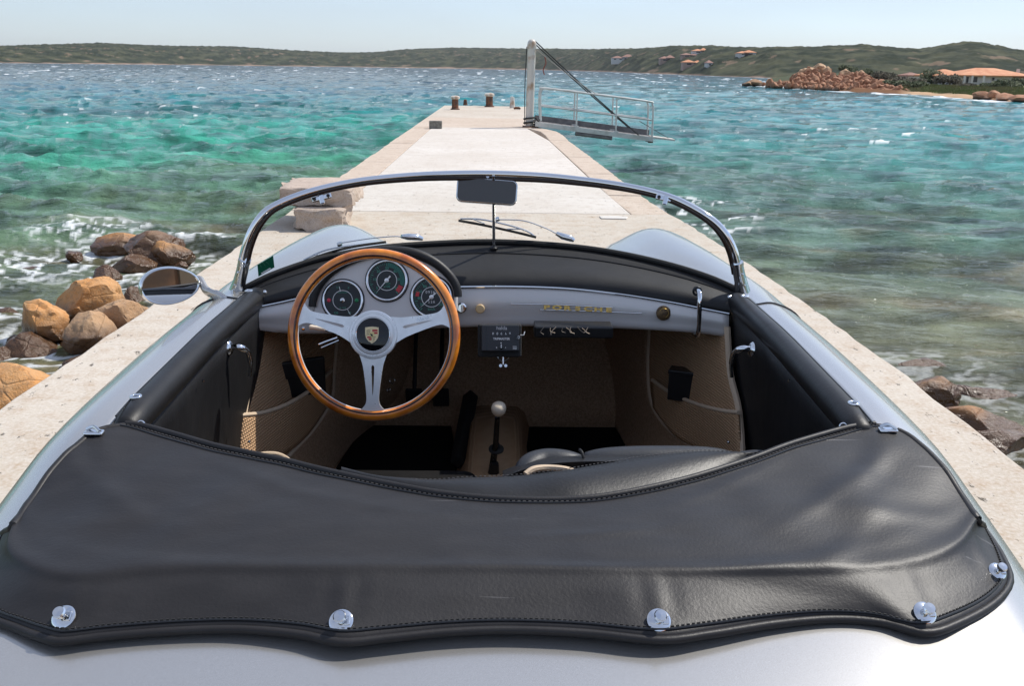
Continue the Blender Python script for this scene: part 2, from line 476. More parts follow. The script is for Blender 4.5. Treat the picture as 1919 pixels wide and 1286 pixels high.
def fast_grid(name, X, Y, Z, mat, tint=None, keep=None, smooth=True, **kw):
    nr, nc = X.shape
    me = bpy.data.meshes.new(name)
    co = np.stack([X, Y, Z], -1).reshape(-1, 3)
    idx = np.arange(nr * nc).reshape(nr, nc)
    q = np.stack([idx[:-1, :-1], idx[:-1, 1:], idx[1:, 1:], idx[1:, :-1]], -1).reshape(-1, 4)
    if keep is not None: q = q[keep.reshape(-1)]
    me.vertices.add(len(co)); me.vertices.foreach_set('co', co.ravel())
    me.loops.add(q.size); me.loops.foreach_set('vertex_index', q.ravel().astype(np.int32))
    me.polygons.add(len(q)); me.polygons.foreach_set('loop_start', np.arange(0, q.size, 4, dtype=np.int32))
    me.polygons.foreach_set('loop_total', np.full(len(q), 4, dtype=np.int32))
    me.update(calc_edges=True)
    if smooth: me.polygons.foreach_set('use_smooth', np.ones(len(q), dtype=bool))
    if tint is not None:
        at = me.color_attributes.new('tint', 'FLOAT_COLOR', 'POINT')
        at.data.foreach_set('color', tint.reshape(-1).astype(np.float32))
    me.materials.append(mat)
    o = bpy.data.objects.new(name, me); COL.objects.link(o); ORG[o.name] = Vector((0, 0, 0))
    return tagp(o, **kw)

# =================================================================== ROCKS (placed first: the foam gathers round them)
def P2(px, py, z): return Uz(px, py, z)
WZ = -1.0
FOAM_AT = []                        # (x, y, radius)

def rock_geo(c, dims, seed, rough=0.22, cuts=5, rot=0.0, tilt=0.0, lvl=4):
    bm = bmesh.new(); bmesh.ops.create_icosphere(bm, subdivisions=lvl, radius=1.0)
    rn = random.Random(seed); off = Vector((seed * 3.1, seed * 1.7, seed * 0.9))
    planes = []
    for _ in range(cuts):
        n = Vector((rn.uniform(-1, 1), rn.uniform(-1, 1), rn.uniform(-0.5, 1))).normalized(); planes.append((n, rn.uniform(0.58, 0.86)))
    Rm = Matrix.Rotation(rot, 3, 'Z') @ Matrix.Rotation(tilt, 3, 'X')
    V = []
    for v in bm.verts:
        p = v.co.copy()
        p *= 1 + rough * mnoise.noise(p * 0.9 + off) + rough * 0.5 * mnoise.noise(p * 2.3 + off)
        for n, d in planes:
            e = p.dot(n) - d
            if e > 0: p -= n * e * 0.96
        ck = mnoise.noise(p * 1.7 + off * 2); ck2 = mnoise.noise(p * 3.1 - off)
        p *= 1 + 0.05 * mnoise.noise(p * 5 + off) + 0.028 * mnoise.noise(p * 12 + off) + 0.014 * mnoise.noise(p * 27 + off) - 0.075 * math.exp(-(ck / 0.035) ** 2) - 0.04 * math.exp(-(ck2 / 0.04) ** 2)
        V.append(Vector(c) + Rm @ Vector((p.x * dims[0], p.y * dims[1], p.z * dims[2])))
    F = [tuple(v.index for v in f.verts) for f in bm.faces]
    bm.free()
    return V, F

def rock(px, py, z, dims, mat, label, seed, rot=0.0, tilt=0.0, cuts=5, rough=0.22, group=None, foam=1.0, name='rock'):
    c = P2(px, py, z)
    o = build(name, rock_geo(c, dims, seed, rough, cuts, rot, tilt), M[mat], smooth=35, label=label, cat='rock', group=group)
    if foam: FOAM_AT.append((c.x, c.y, max(dims[:2]) * foam))
    return o
# left shore.  (px, py) is where the rock's middle shows, z the height of that middle
rock(172, 564, -0.76, (0.29, 0.29, 0.26), 'rock', 'round orange boulder standing highest of the group left of the car mirror', 1, cuts=5, rough=0.2)
rock(88, 604, -0.80, (0.29, 0.24, 0.22), 'rock', 'orange boulder with a dark hollow below, left of the tall round boulder', 2, rot=-0.35, cuts=8)
rock(172, 622, -0.80, (0.22, 0.24, 0.20), 'rock_pale', 'small brown angular boulder wedged below the round boulder', 3, cuts=7)
rock(232, 600, -0.80, (0.34, 0.26, 0.20), 'rock_pale', 'flat pale pink boulder touching the pier edge beside the round boulder', 4, rot=0.35, cuts=6)
rock(62, 655, -0.96, (0.24, 0.22, 0.16), 'rock_dark', 'wet brown rock half under the foam below the orange boulders', 5, cuts=6)
rock(18, 768, -0.66, (0.60, 0.40, 0.34), 'rock', 'largest orange boulder at the bottom left against the pier edge', 6, rot=0.35, cuts=9, rough=0.25)
rock(285, 470, -0.86, (0.42, 0.34, 0.24), 'rock_dark', 'dark slanting slab of rock in the surf left of the windscreen', 7, rot=0.6, tilt=0.3, cuts=8)
rock(322, 478, -0.90, (0.26, 0.20, 0.20), 'rock', 'small orange rock behind the dark slanting slab in the surf', 27, cuts=6)
rock(222, 461, -0.92, (0.42, 0.25, 0.17), 'rock', 'low orange rock lying left of the dark slanting slab', 8, rot=0.3, cuts=7)
rock(248, 498, -0.97, (0.28, 0.2, 0.17), 'rock_dark', 'wet dark rock just under the slanting slab', 9, cuts=7)
rock(203, 517, -0.96, (0.16, 0.15, 0.14), 'rock_dark', 'small wet brown rock between the round boulder and the surf rocks', 10, cuts=5)
rock(175, 447, -1.08, (0.5, 0.26, 0.13), 'rock', 'flat orange rock just breaking the water farthest out on the left', 11, cuts=5)
rock(45, 515, -1.08, (0.6, 0.3, 0.14), 'rock', 'flat orange rock awash at the left edge of the picture', 12, rot=-0.1, cuts=5)
rock(362, 452, -1.06, (0.3, 0.2, 0.12), 'rock_dark', 'low brown rock awash between the slab rock and the pier', 13, cuts=6)
rock(18, 598, -1.0, (0.16, 0.14, 0.12), 'rock', 'little orange rock at the left edge beside the boulders', 15, cuts=5)
rock(250, 575, -0.98, (0.14, 0.12, 0.2), 'rock_dark', 'small dark stone between the flat pink boulder and the pier', 16, cuts=5)
rn_ = random.Random(9)
for i_, (a_, b_, l_) in enumerate([(128, 650, 'small wet stone between the wet brown rock and the angular boulder'), (210, 655, 'small wet stone against the pier below the flat pink boulder'), 
        (232, 628, 'small dark stone tucked under the flat pink boulder'), (150, 690, 'small orange stone by the pier edge above the largest boulder'), (30, 640, 'small dark stone left of the wet brown rock'), (8, 668, 'small dark stone cut by the left picture edge above the largest boulder'),
        (300, 520, 'small dark stone behind the door mirror'),
        (340, 498, 'small stone in the foam above the door mirror arm'), (140, 480, 'small lone dark stone in the foam left of the surf rocks'), (180, 700, 'small stone nearest the pier edge among the lower boulders')]):
    z_ = rn_.uniform(0.06, 0.12)
    rock(a_, b_, -0.98, (z_ * 1.5, z_ * 1.2, z_), 'rock_dark' if i_ % 3 else 'rock', l_, 400 + i_, rot=i_, cuts=8, group='small stones in the left surf', foam=0.8)
# right shore
rock(1752, 738, -0.93, (0.20, 0.15, 0.13), 'rock', 'small round orange rock at the right pier edge', 20, rot=-0.2, cuts=3, foam=0.8)
rock(1720, 700, -1.04, (0.34, 0.2, 0.13), 'rock', 'wet dark rock at the right pier edge behind the small orange one', 21, cuts=7, foam=0.9)
rock(1835, 752, -1.06, (0.36, 0.13, 0.12), 'rock_dark', 'long brown rock awash right of the small orange rock', 22, rot=-0.25, cuts=6, foam=0.5)
rock(1845, 803, -0.95, (0.33, 0.19, 0.14), 'rock', 'long rounded orange brown boulder at the right edge of the picture', 23, rot=-0.25, cuts=5, foam=0.6)
rock(1858, 832, -1.0, (0.28, 0.2, 0.13), 'rock', 'rough wet boulder with glints below the long rounded one', 24, cuts=7, foam=0.9)
rock(1400, 560, -1.2, (0.5, 0.4, 0.2), 'rock_dark', 'dark rock under shallow water by the right side of the pier', 25, cuts=6, foam=0)

# =================================================================== WATER
def shore_tables():
    pxs = np.array([-400, 0, 400, 640, 860, 1000, 1200, 1330, 1450, 1700, 1919, 2600.])
    ds = np.array([700, 900, 1200, 1300, 1300, 1200, 640, 450, 365, 350, 340, 300.])
    return pxs, ds
HS_PX = np.array([1380, 1450, 1500, 1600, 1700, 1800, 1919, 2100, 2600.])
HS_D = np.array([178, 160, 150, 133, 122, 110, 96, 80, 60.])
PXT = 1810.0                        # picture columns per unit of x / y

def water():
    a = np.radians(np.concatenate([np.linspace(-180, -62, 40, endpoint=False), np.linspace(-62, -36, 110, endpoint=False), np.linspace(-36, 36, 700), np.linspace(36, 62, 110)[1:], np.linspace(62, 180, 40)[1:]]))
    inv = 1 / np.linspace(1 / 3.0, 1 / 9000., 420)
    geo = np.exp(np.linspace(math.log(1.2), math.log(9000), 330))
    r = np.unique(np.sort(np.concatenate([inv, geo])))
    r = r[np.concatenate([[True], np.diff(r) / r[1:] > 0.0008])]
    Rr, A = np.meshgrid(r, a, indexing='ij')
    X = np.sin(A) * Rr; Y = np.cos(A) * Rr
    ridge = lambda n, p: np.clip(1 - np.abs(n) * 2.6, 0, 1) ** p
    wx = X + 0.8 * pn(X * 0.2, Y * 0.2, 5); wy = Y + 0.25 * X + 0.7 * pn(X * 0.25, Y * 0.25, 9)
    big = ridge(pn(wx / 6.0, wy / 2.6, 1), 1.6)
    mid = ridge(pn(wx / 2.2, wy / 1.05, 2), 1.5)
    sml = ridge(pn(wx / 0.9, wy / 0.45, 3), 1.3)
    calm = 0.45 + 0.55 * sstep(7, 22, Rr)
    calm = np.where(X > 0, calm * 0.7, calm)
    fade_s = 1 - sstep(14, 45, Rr); fade_m = 1 - sstep(60, 160, Rr); fade_b = 1 - 0.6 * sstep(150, 600, Rr)
    H = calm * (0.20 * big * fade_b + 0.085 * mid * fade_m + 0.05 * sml * fade_s + 0.06 * fbm(X / 0.9, Y / 0.5, 4, 4) * fade_m)
    Z = WZ - 0.10 * calm + H
    # tint by depth of the water over sand and rock
    def lerp3(tab, d):
        k = [t[0] for t in tab]; return np.stack([np.interp(np.log(d), np.log(k), [t[1][i] for t in tab]) for i in range(3)], -1)
    left = [(3, (0.13, 0.11, 0.06)), (10, (0.13, 0.125, 0.07)), (15, (0.11, 0.15, 0.09)), (19, (0.10, 0.20, 0.13)), (25, (0.07, 0.30, 0.20)),
            (38, (0.045, 0.29, 0.215)), (60, (0.03, 0.20, 0.19)), (95, (0.025, 0.13, 0.165)), (160, (0.018, 0.075, 0.105)), (400, (0.014, 0.055, 0.085)), (3000, (0.018, 0.06, 0.085))]
    right = [(3, (0.12, 0.11, 0.07)), (8, (0.15, 0.15, 0.095)), (14, (0.125, 0.155, 0.105)), (20, (0.085, 0.16, 0.125)), (28, (0.06, 0.22, 0.19)),
             (50, (0.035, 0.21, 0.205)), (90, (0.032, 0.20, 0.215)), (150, (0.03, 0.15, 0.175)), (400, (0.02, 0.08, 0.11)), (3000, (0.018, 0.06, 0.085))]
    dd = np.clip(Rr * (1 + 0.35 * fbm(X / 14, Y / 9, 3, 7)), 1.3, 9000)
    dd = np.where(Rr > 250, Rr, dd)
    w = sstep(-3, 3, X)[..., None]
    T = lerp3(left, dd) * (1 - w) + lerp3(right, dd) * w
    # patches of weed and rock showing from the bottom
    pt = sstep(0.05, 0.45, fbm(X / 3.2, Y / 2.0, 4, 21)) * (1 - sstep(14, 30, Rr))
    T = T * (1 - 0.62 * pt[..., None]) + np.array([0.035, 0.03, 0.012]) * pt[..., None]
    pt2 = sstep(0.12, 0.5, fbm(X / 22, Y / 16, 4, 31)) * sstep(18, 30, Rr) * (1 - sstep(120, 220, Rr))
    T = T * (1 - 0.45 * pt2[..., None])
    sand = sstep(0.1, 0.5, fbm(X / 2.1 + 9, Y / 1.5, 4, 41)) * (1 - sstep(12, 20, Rr))
    T = T * (1 - 0.35 * sand[..., None]) + np.array([0.30, 0.20, 0.11]) * (0.35 * sand[..., None])
    # noise painted into the tint for the light and dark contrast of waves
    vv = fbm(X / (1.1 + Rr * 0.01), Y / (0.5 + Rr * 0.006), 4, 51)
    T = T * 0.86 * (1.02 + 1.15 * vv)[..., None].clip(0.36, 1.7)
    # clear water swallows red first
    dr_ = sstep(20, 60, Rr)[..., None]; T = T * (np.array([0.95, 1.0, 0.98]) * (1 - dr_) + np.array([0.62, 0.95, 0.98]) * dr_)
    # foam: whitecaps, surf round the rocks and along pier and headland
    crest = 0.6 * big + 0.4 * mid
    far = sstep(40, 250, Rr)
    # a whitecap is a small patch: long noise picks where, fine noise breaks it up
    f1 = sstep(0.42 - 0.11 * far, 0.50 - 0.11 * far, fbm(X / (0.55 + Rr * 0.006), Y / (0.3 + Rr * 0.012), 4, 61)) * sstep(0.45, 0.7, crest + 0.3 * far)
    f1 *= sstep(20, 30, Rr) * sstep(-0.1, 0.15, pn(X / 25, Y / 18, 62))
    foam = f1
    lace = sstep(-0.02, 0.16, 0.22 - np.abs(fbm(X / 0.42, Y / 0.30, 3, 71)) * 1.3)
    for (rx, ry, rr) in FOAM_AT:
        d = np.hypot(X - rx, Y - ry)
        k = (1 - sstep(rr * 0.9, rr * 2.4 + 0.1, d)) * (0.9 if rx < 0 else 0.32)
        foam = np.maximum(foam, k * lace)
    surf = sstep(5.6, 7, Y) * (1 - sstep(12, 14.5, Y)) * sstep(-5.6, -4.0, X) * (X < -2)
    foam = np.maximum(foam, 0.85 * surf * lace * sstep(0.0, 0.35, fbm(X / 1.1, Y / 0.8, 3, 72)))
    surf2 = np.exp(-((X - 3.3) / 1.3) ** 2 - ((Y - 16.5) / 2.2) ** 2)
    foam = np.maximum(foam, sstep(0.25, 0.5, surf2) * lace * sstep(0.0, 0.3, fbm(X / 1.2, Y / 0.7, 3, 73)))
    edge = np.exp(-np.abs(X + 2.25) / 0.25) + np.exp(-np.abs(X - 2.05) / 0.2)
    foam = np.maximum(foam, sstep(0.3, 0.9, edge) * lace * 0.6 * (Y > 3) * (Y < 30))
    pxc = 937.5 + PXT * np.where(Y > 1, X / np.maximum(Y, 1), -9)
    hd = np.interp(pxc, HS_PX, HS_D)
    band = (pxc > 1385) * sstep(hd - 9, hd - 2, Rr) * (Rr < hd + 12)
    foam = np.maximum(foam, band * sstep(-0.05, 0.15, fbm(X / 2.5, Y / 4, 3, 81)))
    sp, sdst = shore_tables(); sd_ = np.interp(pxc, sp, sdst)
    band = sstep(sd_ * 0.93, sd_ * 0.985, Rr) * (Y > 0)
    foam = np.maximum(foam, band * sstep(0.05, 0.2, fbm(X / 9, Y / 30, 3, 82)) * 0.8)
    foam = foam.clip(0, 1)
    T = T * (1 - foam[..., None]) + np.array([0.80, 0.82, 0.82]) * foam[..., None]
    T = np.concatenate([T.clip(0.004, 0.9), foam[..., None]], -1)
    fast_grid('water', X, Y, Z, M['water'], tint=T, label='choppy turquoise sea', kind='structure')
water()

# =================================================================== FAR LAND
SKY_PX = np.array([-500, 0, 100, 200, 330, 450, 550, 640, 700, 760, 850, 1000, 1100, 1200, 1250, 1330, 1400, 1500, 1560, 1620, 1680, 1720, 1760, 1800, 1830, 1870, 1919, 2000, 2300.])
SKY_PY = np.array([90, 88, 85, 82, 87, 88, 95, 99, 99, 93, 90, 92, 93, 92, 88, 88, 91, 90, 88, 86, 92, 94, 87, 81, 82, 91, 98, 102, 110.])
def sky_slope(px):
    return np.array([(lambda d: d.z / math.hypot(d.x, d.y))(ray(float(p), float(q))) for p, q in zip(px, np.interp(px, SKY_PX, SKY_PY))])
_tp = np.linspace(-500, 2300, 401); _ts = sky_slope(_tp)
def land_h(pxc, r, X, Y, lib=np):
    sp, sds = shore_tables(); D = np.interp(pxc, sp, sds)
    Wd = np.interp(pxc, [0, 1000, 1400, 1919], [380, 380, 260, 240])
    slope = np.interp(pxc, _tp, _ts)
    t = (r - D) / Wd
    top = CAM_Z + slope * (D + Wd)
    tt = np.clip(t, 0, 1)
    prof = np.where(t <= 1, np.sin(tt * math.pi / 2) ** 0.9, 1 - 0.5 * (t - 1) ** 2)
    h = WZ - 0.6 + (top - WZ + 0.6) * prof
    amp = sstep(0.02, 0.2, t) * np.interp(pxc, [0, 1000, 1400], [1.0, 1.0, 0.55])
    h = h + amp * (1.6 * fbm(X / 28, Y / 28, 3, 91) * np.clip(1 - tt * 0.8, 0, 1) + 2.6 * np.clip(fbm(X / 7, Y / 9, 3, 92), -0.15, 1))
    return h
def far_land():
    a = np.arctan(np.concatenate([np.linspace(-2500, -300, 60, endpoint=False), np.linspace(-300, 2250, 1300), np.linspace(2250, 6000, 60)[1:]]) / PXT - 937.5 / PXT)
    pxc = 937.5 + PXT * np.tan(a)
    sp, sds = shore_tables(); D = np.interp(pxc, sp, sds); Wd = np.interp(pxc, [0, 1000, 1400, 1919], [380, 380, 260, 240])
    t = np.concatenate([np.linspace(-0.01, 0.1, 14, endpoint=False), np.linspace(0.1, 1.05, 80), [1.3, 1.8]])
    Rr = D[None, :] + t[:, None] * Wd[None, :]
    X = np.sin(a)[None, :] * Rr; Y = np.cos(a)[None, :] * Rr
    P = np.broadcast_to(pxc[None, :], Rr.shape)
    Z = land_h(P, Rr, X, Y)
    tt = np.broadcast_to(t[:, None], Rr.shape)
    n = fbm(X / 20, Y / 26, 5, 95); n2 = fbm(X / 5, Y / 8, 3, 96)
    g = np.array([0.018, 0.026, 0.012]); g2 = np.array([0.080, 0.082, 0.044]); rk = np.array([0.30, 0.20, 0.14])
    m = (sstep(-0.25, 0.45, n) * 0.8 + 0.3 * sstep(0, 0.5, n2))[..., None].clip(0, 1)
    T = g * (1 - m) + g2 * m
    shore = (1 - sstep(0.008, 0.035 , tt + 0.02 * fbm(X / 30, Y / 30, 3, 97)))[..., None]
    bare = (sstep(0.40, 0.50, fbm(X / 14, Y / 20, 3, 98)) * (1 - sstep(0.5, 0.8, tt)) * 0.5)[..., None]
    k = np.maximum(shore, bare)
    T = T * (1 - k) + rk * k
    T = np.concatenate([T, np.ones_like(T[..., :1])], -1)
    fast_grid('hills', X, Y, Z, M['land'], tint=T, label='low hills of dark green scrub across the bay', kind='structure')
far_land()

def hit_land(px, py):
    d = ray(px, py); h = math.hypot(d.x, d.y); pxc = 937.5 + PXT * d.x / d.y
    lo = float(np.interp(pxc, *shore_tables()))
    for r in np.arange(lo, lo + 420, 2.0):
        p = CO + d * (r / h)
        if p.z <= float(land_h(np.array(pxc), np.array(r), np.array(p.x), np.array(p.y))): return p
    return CO + d * ((lo + 200) / h)

def hip_roof(c, w, d, h, e=0.4):
    x, y, z = c; w2, d2 = w / 2 + e, d / 2 + e
    rl = max(w2 - d2, 0.2)
    V = [(x - w2, y - d2, z), (x + w2, y - d2, z), (x + w2, y + d2, z), (x - w2, y + d2, z), (x - rl, y, z + h), (x + rl, y, z + h)]
    V += [(a, b, z - 0.15) for a, b, _ in V[:4]]
    return V, [(0, 1, 5, 4), (1, 2, 5), (2, 3, 4, 5), (3, 0, 4), (0, 6, 7, 1), (1, 7, 8, 2), (2, 8, 9, 3), (3, 9, 6, 0), (6, 9, 8, 7)]

def far_house(px, py, wpx, hpx, label, wall, roof, blocks, rn):
    p = hit_land(px, py); r = p.y; s = r / FPX
    W = wpx * s; Hh = hpx * s * 0.78
    o = empty('hillside_house', (p.x, p.y, p.z - 1), label=label, cat='house', group='houses on the far hillside')
    for (fx, fw, fz) in blocks:
        cx = p.x + fx * W; w = fw * W; z0 = p.z - 3; z1 = p.z + Hh * fz * 0.62
        build('wall', box((cx, p.y + 3, (z0 + z1) / 2), (w, 7, z1 - z0)), wall, o, smooth=0)
        build('roof', hip_roof((cx, p.y + 3, z1), w, 7, Hh * fz * 0.45), roof, o, smooth=0)
        nwin = max(1, int(w / 3.2))
        for k in range(nwin):
            wx = cx - w / 2 + w * (k + 0.5) / nwin
            build('window', box((wx, p.y - 0.52, (p.z + z1) / 2), (w / nwin * 0.4, 0.1, (z1 - p.z) * 0.42)), M['dark_glass'], o, smooth=0)
far_house(1168, 113, 40, 13, 'long pale house low on the hill nearest the crane post', M['stucco'], M['tile_far'], [(-0.25, 0.5, 0.7), (0.22, 0.5, 1.0)], 1)
far_house(1249, 115, 28, 14, 'broad pink house in the middle of the hillside houses', M['stucco_pink'], M['tile_far'], [(-0.1, 0.6, 0.8), (0.25, 0.5, 1.0)], 2)
far_house(1311, 100, 26, 11, 'highest white house on the hill crest with red roof', M['stucco'], M['tile'], [(-0.1, 0.7, 0.9), (0.3, 0.4, 1.1)], 3)
far_house(1293, 107, 28, 10, 'pink house just below the highest white house', M['stucco_pink'], M['tile_far'], [(-0.2, 0.6, 0.9), (0.25, 0.45, 0.8)], 4)
far_house(1298, 123, 34, 13, 'red roofed house lowest of the hillside cluster', M['stucco_pink'], M['tile'], [(-0.2, 0.6, 1.0), (0.3, 0.45, 0.9)], 5)
far_house(1330, 124, 12, 13, 'small white tower house right of the hillside cluster', M['stucco'], M['tile_far'], [(0, 0.8, 1.0)], 6)
far_house(1400, 104, 34, 12, 'lone red roofed house near the crest above the rocky point', M['stucco'], M['tile'], [(-0.2, 0.5, 0.8), (0.15, 0.6, 1.0)], 7)

# =================================================================== HEADLAND
def head_h(pxc, r, X, Y):
    D = np.interp(pxc, HS_PX, HS_D); t = r - D
    inl = sstep(1400, 1540, pxc)
    h = WZ - 0.45 + 0.75 * sstep(-1, 6, t) + 0.6 * sstep(5, 30, t) + 1.2 * sstep(40, 140, t)
    h = h + 0.4 * np.exp(-((pxc - 1560) / 75) ** 2) * np.exp(-((t - 10) / 9) ** 2)
    h = (WZ - 0.5) * (1 - inl) + h * inl
    return h + 0.15 * fbm(X / 3, Y / 3, 3, 101) * inl
def headland():
    px_ = np.linspace(1375, 2700, 420); a = np.arctan((px_ - 937.5) / PXT)
    D = np.interp(px_, HS_PX, HS_D)
    t = np.concatenate([np.linspace(-2, 40, 60, endpoint=False), np.linspace(40, 190, 30)])
    Rr = D[None, :] + t[:, None]; X = np.sin(a)[None, :] * Rr; Y = np.cos(a)[None, :] * Rr
    P = np.broadcast_to(px_[None, :], Rr.shape)
    Z = head_h(P, Rr, X, Y)
    tt = np.broadcast_to(t[:, None], Rr.shape)
    n = fbm(X / 5, Y / 5, 4, 103)
    sandc = np.array([0.55, 0.36, 0.22]); grass = np.array([0.15, 0.17, 0.06]); dry = np.array([0.20, 0.15, 0.09]); rk = np.array([0.20, 0.10, 0.05])
    m = sstep(-0.1, 0.4, n)[..., None]
    T = grass * (1 - m) + dry * m
    sh = (1 - sstep(5, 8, tt + 2 * n))[..., None]
    T = T * (1 - sh) + sandc * sh
    rr = (1 - sstep(1680, 1715, P))[..., None]
    T = T * (1 - rr) + rk * rr
    far = sstep(60, 90, tt)[..., None]; T = T * (1 - far) + np.array([0.07, 0.08, 0.04]) * far
    T = np.concatenate([T, np.ones_like(T[..., :1])], -1)
    fast_grid('headland_ground', X, Y, Z, M['land'], tint=T, label='sandy strip and grass of the headland', kind='structure')
headland()

def at_head(px, py, r):              # world point at horizontal range r
    d = ray(px, py); return CO + d * (r / math.hypot(d.x, d.y))
# rocky point: boulders one by one
oc = empty('rocky_outcrop', at_head(1560, 165, 150), label='jagged red and tan granite outcrop at the tip of the headland', cat='rocks')
rn = random.Random(5)
def oboulder(px, py, r, w, h, s, mat='rock_far', cuts=8):
    c = at_head(px, py, r)
    build('boulder', rock_geo(c, (w / 2, w * 0.45, h / 2), s, 0.55, cuts + 5, rn.uniform(0, 3), rn.uniform(-0.4, 0.4), 3), M[mat], oc, smooth=30)
prof = lambda p: np.interp(p, [1410, 1450, 1480, 1520, 1545, 1570, 1585, 1620, 1650, 1680, 1710], [161, 155, 143, 127, 124, 141, 136, 137, 150, 163, 170])
k = 0
for p in range(1438, 1705, 5):
    topy = prof(p); basey = np.interp(p, [1445, 1500, 1600, 1700], [161, 165, 170, 174])
    y = basey - 1; layer = 0
    while y > topy + 2 and layer < 6:
        r = 149 + layer * 3.2 - (p - 1450) * 0.075 + rn.uniform(-1, 1)
        sz = rn.uniform(0.7, 1.6)
        oboulder(p + rn.uniform(-4, 4), y, r, sz, sz * rn.uniform(0.7, 1.3), k + 40); k += 1
        y -= rn.uniform(5, 8); layer += 1
oboulder(1532, 131, 158, 3.2, 2.4, 301, 'rock_pale', 4); oboulder(1508, 136, 157, 2.6, 1.8, 302, 'rock_pale', 5); oboulder(1548, 134, 157, 1.8, 2.2, 303, 'rock_pale', 5)
oboulder(1585, 139, 157, 2.2, 1.6, 304, 'rock_pale', 5); oboulder(1612, 139, 155, 1.3, 1.8, 305, 'rock_pale', 5); oboulder(1489, 146, 158, 1.8, 1.6, 306, 'rock_far', 7)
oc2 = empty('rocky_islet', at_head(1415, 156, 160), label='small dark rocky islet left of the outcrop tip', cat='rocks')
for i, (px, py, w, h) in enumerate([(1402, 157, 1.6, 0.8), (1412, 154, 2.2, 1.2), (1420, 155, 1.8, 1.1), (1430, 157, 1.4, 0.7), (1395, 158, 0.9, 0.5)]):
    build('boulder', rock_geo(at_head(px, py, 160 + i), (w / 2, w / 2, h / 2), 70 + i, 0.35, 8, i, 0, 3), M['rock_dark' if i < 3 else 'rock_far'], oc2, smooth=30)
# low shore rocks at the far right
for i, (px, py, w, lab) in enumerate([(1850, 180, 2.4, 'low red shore rocks below the villa, left part'), (1885, 182, 2.6, 'low red shore rocks below the villa at the picture edge'), (1915, 185, 2.6, 'red shore rock cut by the right picture edge'), (1862, 176, 1.5, 'small shore stone behind the low red rocks')]):
    c = at_head(px, py, np.interp(px, HS_PX, HS_D) + 3)
    build('shore_rock', rock_geo(c, (w / 2, w / 2.4, 0.45), 90 + i, 0.4, 7, i, 0, 3), M['rock_far'], smooth=30, label=lab, cat='rock', group='shore rocks below the villa')

def leaf_crown(c, rx, ry, rz, n, s, seed):
    rn = random.Random(seed); V = []; F = []
    lumps = [(Vector((rn.uniform(-0.6, 0.6), rn.uniform(-0.6, 0.6), rn.uniform(-0.3, 0.6))), rn.uniform(0.35, 0.6)) for _ in range(9)]
    for i in range(n):
        l, lr = lumps[i % 9]
        d = Vector((rn.gauss(0, 1), rn.gauss(0, 1), rn.gauss(0, 1))).normalized() * lr * rn.uniform(0.6, 1.05)
        p = l + d; p = Vector((c[0] + p.x * rx, c[1] + p.y * ry, c[2] + p.z * rz))
        a = Vector((rn.gauss(0, 1), rn.gauss(0, 1), rn.gauss(0, 1))).normalized() * s; b = a.orthogonal().normalized() * s * rn.uniform(0.6, 1.0)
        k = len(V); V += [p - a - b * 0.4, p + a * 0.3 - b, p + a + b * 0.3, p - a * 0.2 + b]; F.append((k, k + 1, k + 2, k + 3))
    return V, F
def shrub(px, topy, basey, wpx, r, label, mat='leaf', seed=0, name='shrub'):
    s = r / FPX; base = at_head(px, basey, r); top = at_head(px, topy, r)
    hz = (top.z - base.z) / 2; c = Vector((base.x, base.y, base.z + hz))
    o = empty(name, (base.x, base.y, base.z), label=label, cat='bush', group='shrubs on the headland')
    build('crown', leaf_crown(c, wpx * s / 2 * 1.0, wpx * s / 2, hz * 1.05, int(500 + 14 * wpx), 0.16, seed), M[mat], o, smooth=0)
    build('trunk', tube([base - Vector((0, 0, 0.3)), base + Vector((0.1, 0, hz * 0.8)), c], [0.12, 0.09, 0.03], 7), M['bark'], o)
shrub(1588, 121, 142, 34, 166, 'dark tree rising behind the highest rocks of the outcrop', seed=1, name='tree')
shrub(1622, 127, 144, 26, 164, 'small dark bush behind the right end of the outcrop', seed=2)
shrub(1652, 134, 158, 52, 150, 'wide brownish bush right behind the outcrop', 'leaf_brown', 3)
shrub(1700, 144, 162, 52, 146, 'low brown scrub in front of the small white hut', 'leaf_brown', 4)
shrub(1744, 131, 158, 42, 158, 'dense round dark green tree between hut and villa', seed=5, name='tree')
shrub(1778, 138, 163, 46, 142, 'large brown leafless bush at the left corner of the villa', 'leaf_brown', 6)
shrub(1850, 154, 166, 30, 135, 'low green bush in front of the villa windows', seed=7)
shrub(1888, 148, 168, 56, 132, 'dark green bush at the right end of the villa wall', seed=8)
shrub(1915, 145, 162, 40, 138, 'green bush cut by the right picture edge', seed=9)
shrub(1672, 150, 164, 40, 140, 'low green scrub at the foot of the outcrop', seed=10)
shrub(1722, 152, 165, 40, 138, 'green scrub right of the low brown scrub', seed=11)
shrub(1815, 155, 167, 34, 136, 'low grey green scrub before the villa doors', 'leaf_brown', 12)
# grass blades on the strip
def grass():
    rn = np.random.RandomState(3); V = []; F = []
    for _ in range(9000):
        px = rn.uniform(1690, 1925); r = np.interp(px, HS_PX, HS_D) + rn.uniform(7, 30); a = math.atan((px - 937.5) / PXT)
        x, y = math.sin(a) * r, math.cos(a) * r; z = float(head_h(np.array(px), np.array(r), np.array(x), np.array(y)))
        k = len(V); w = 0.06; h = rn.uniform(0.12, 0.3); q = rn.uniform(0, 3)
        V += [(x - w * math.cos(q), y - w * math.sin(q), z), (x + w * math.cos(q), y + w * math.sin(q), z), (x + rn.uniform(-.1, .1), y, z + h)]; F.append((k, k + 1, k + 2))
    m = principled('strip_grass', (0.13, 0.17, 0.05, 1), 0.8, noise=(0.4, 3, 0.4, 0.6), col2=(0.2, 0.17, 0.08, 1), spec=0.2)
    build('grass', (V, F), m, smooth=0, label='rough green grass between beach and villa', cat='grass', kind='stuff')
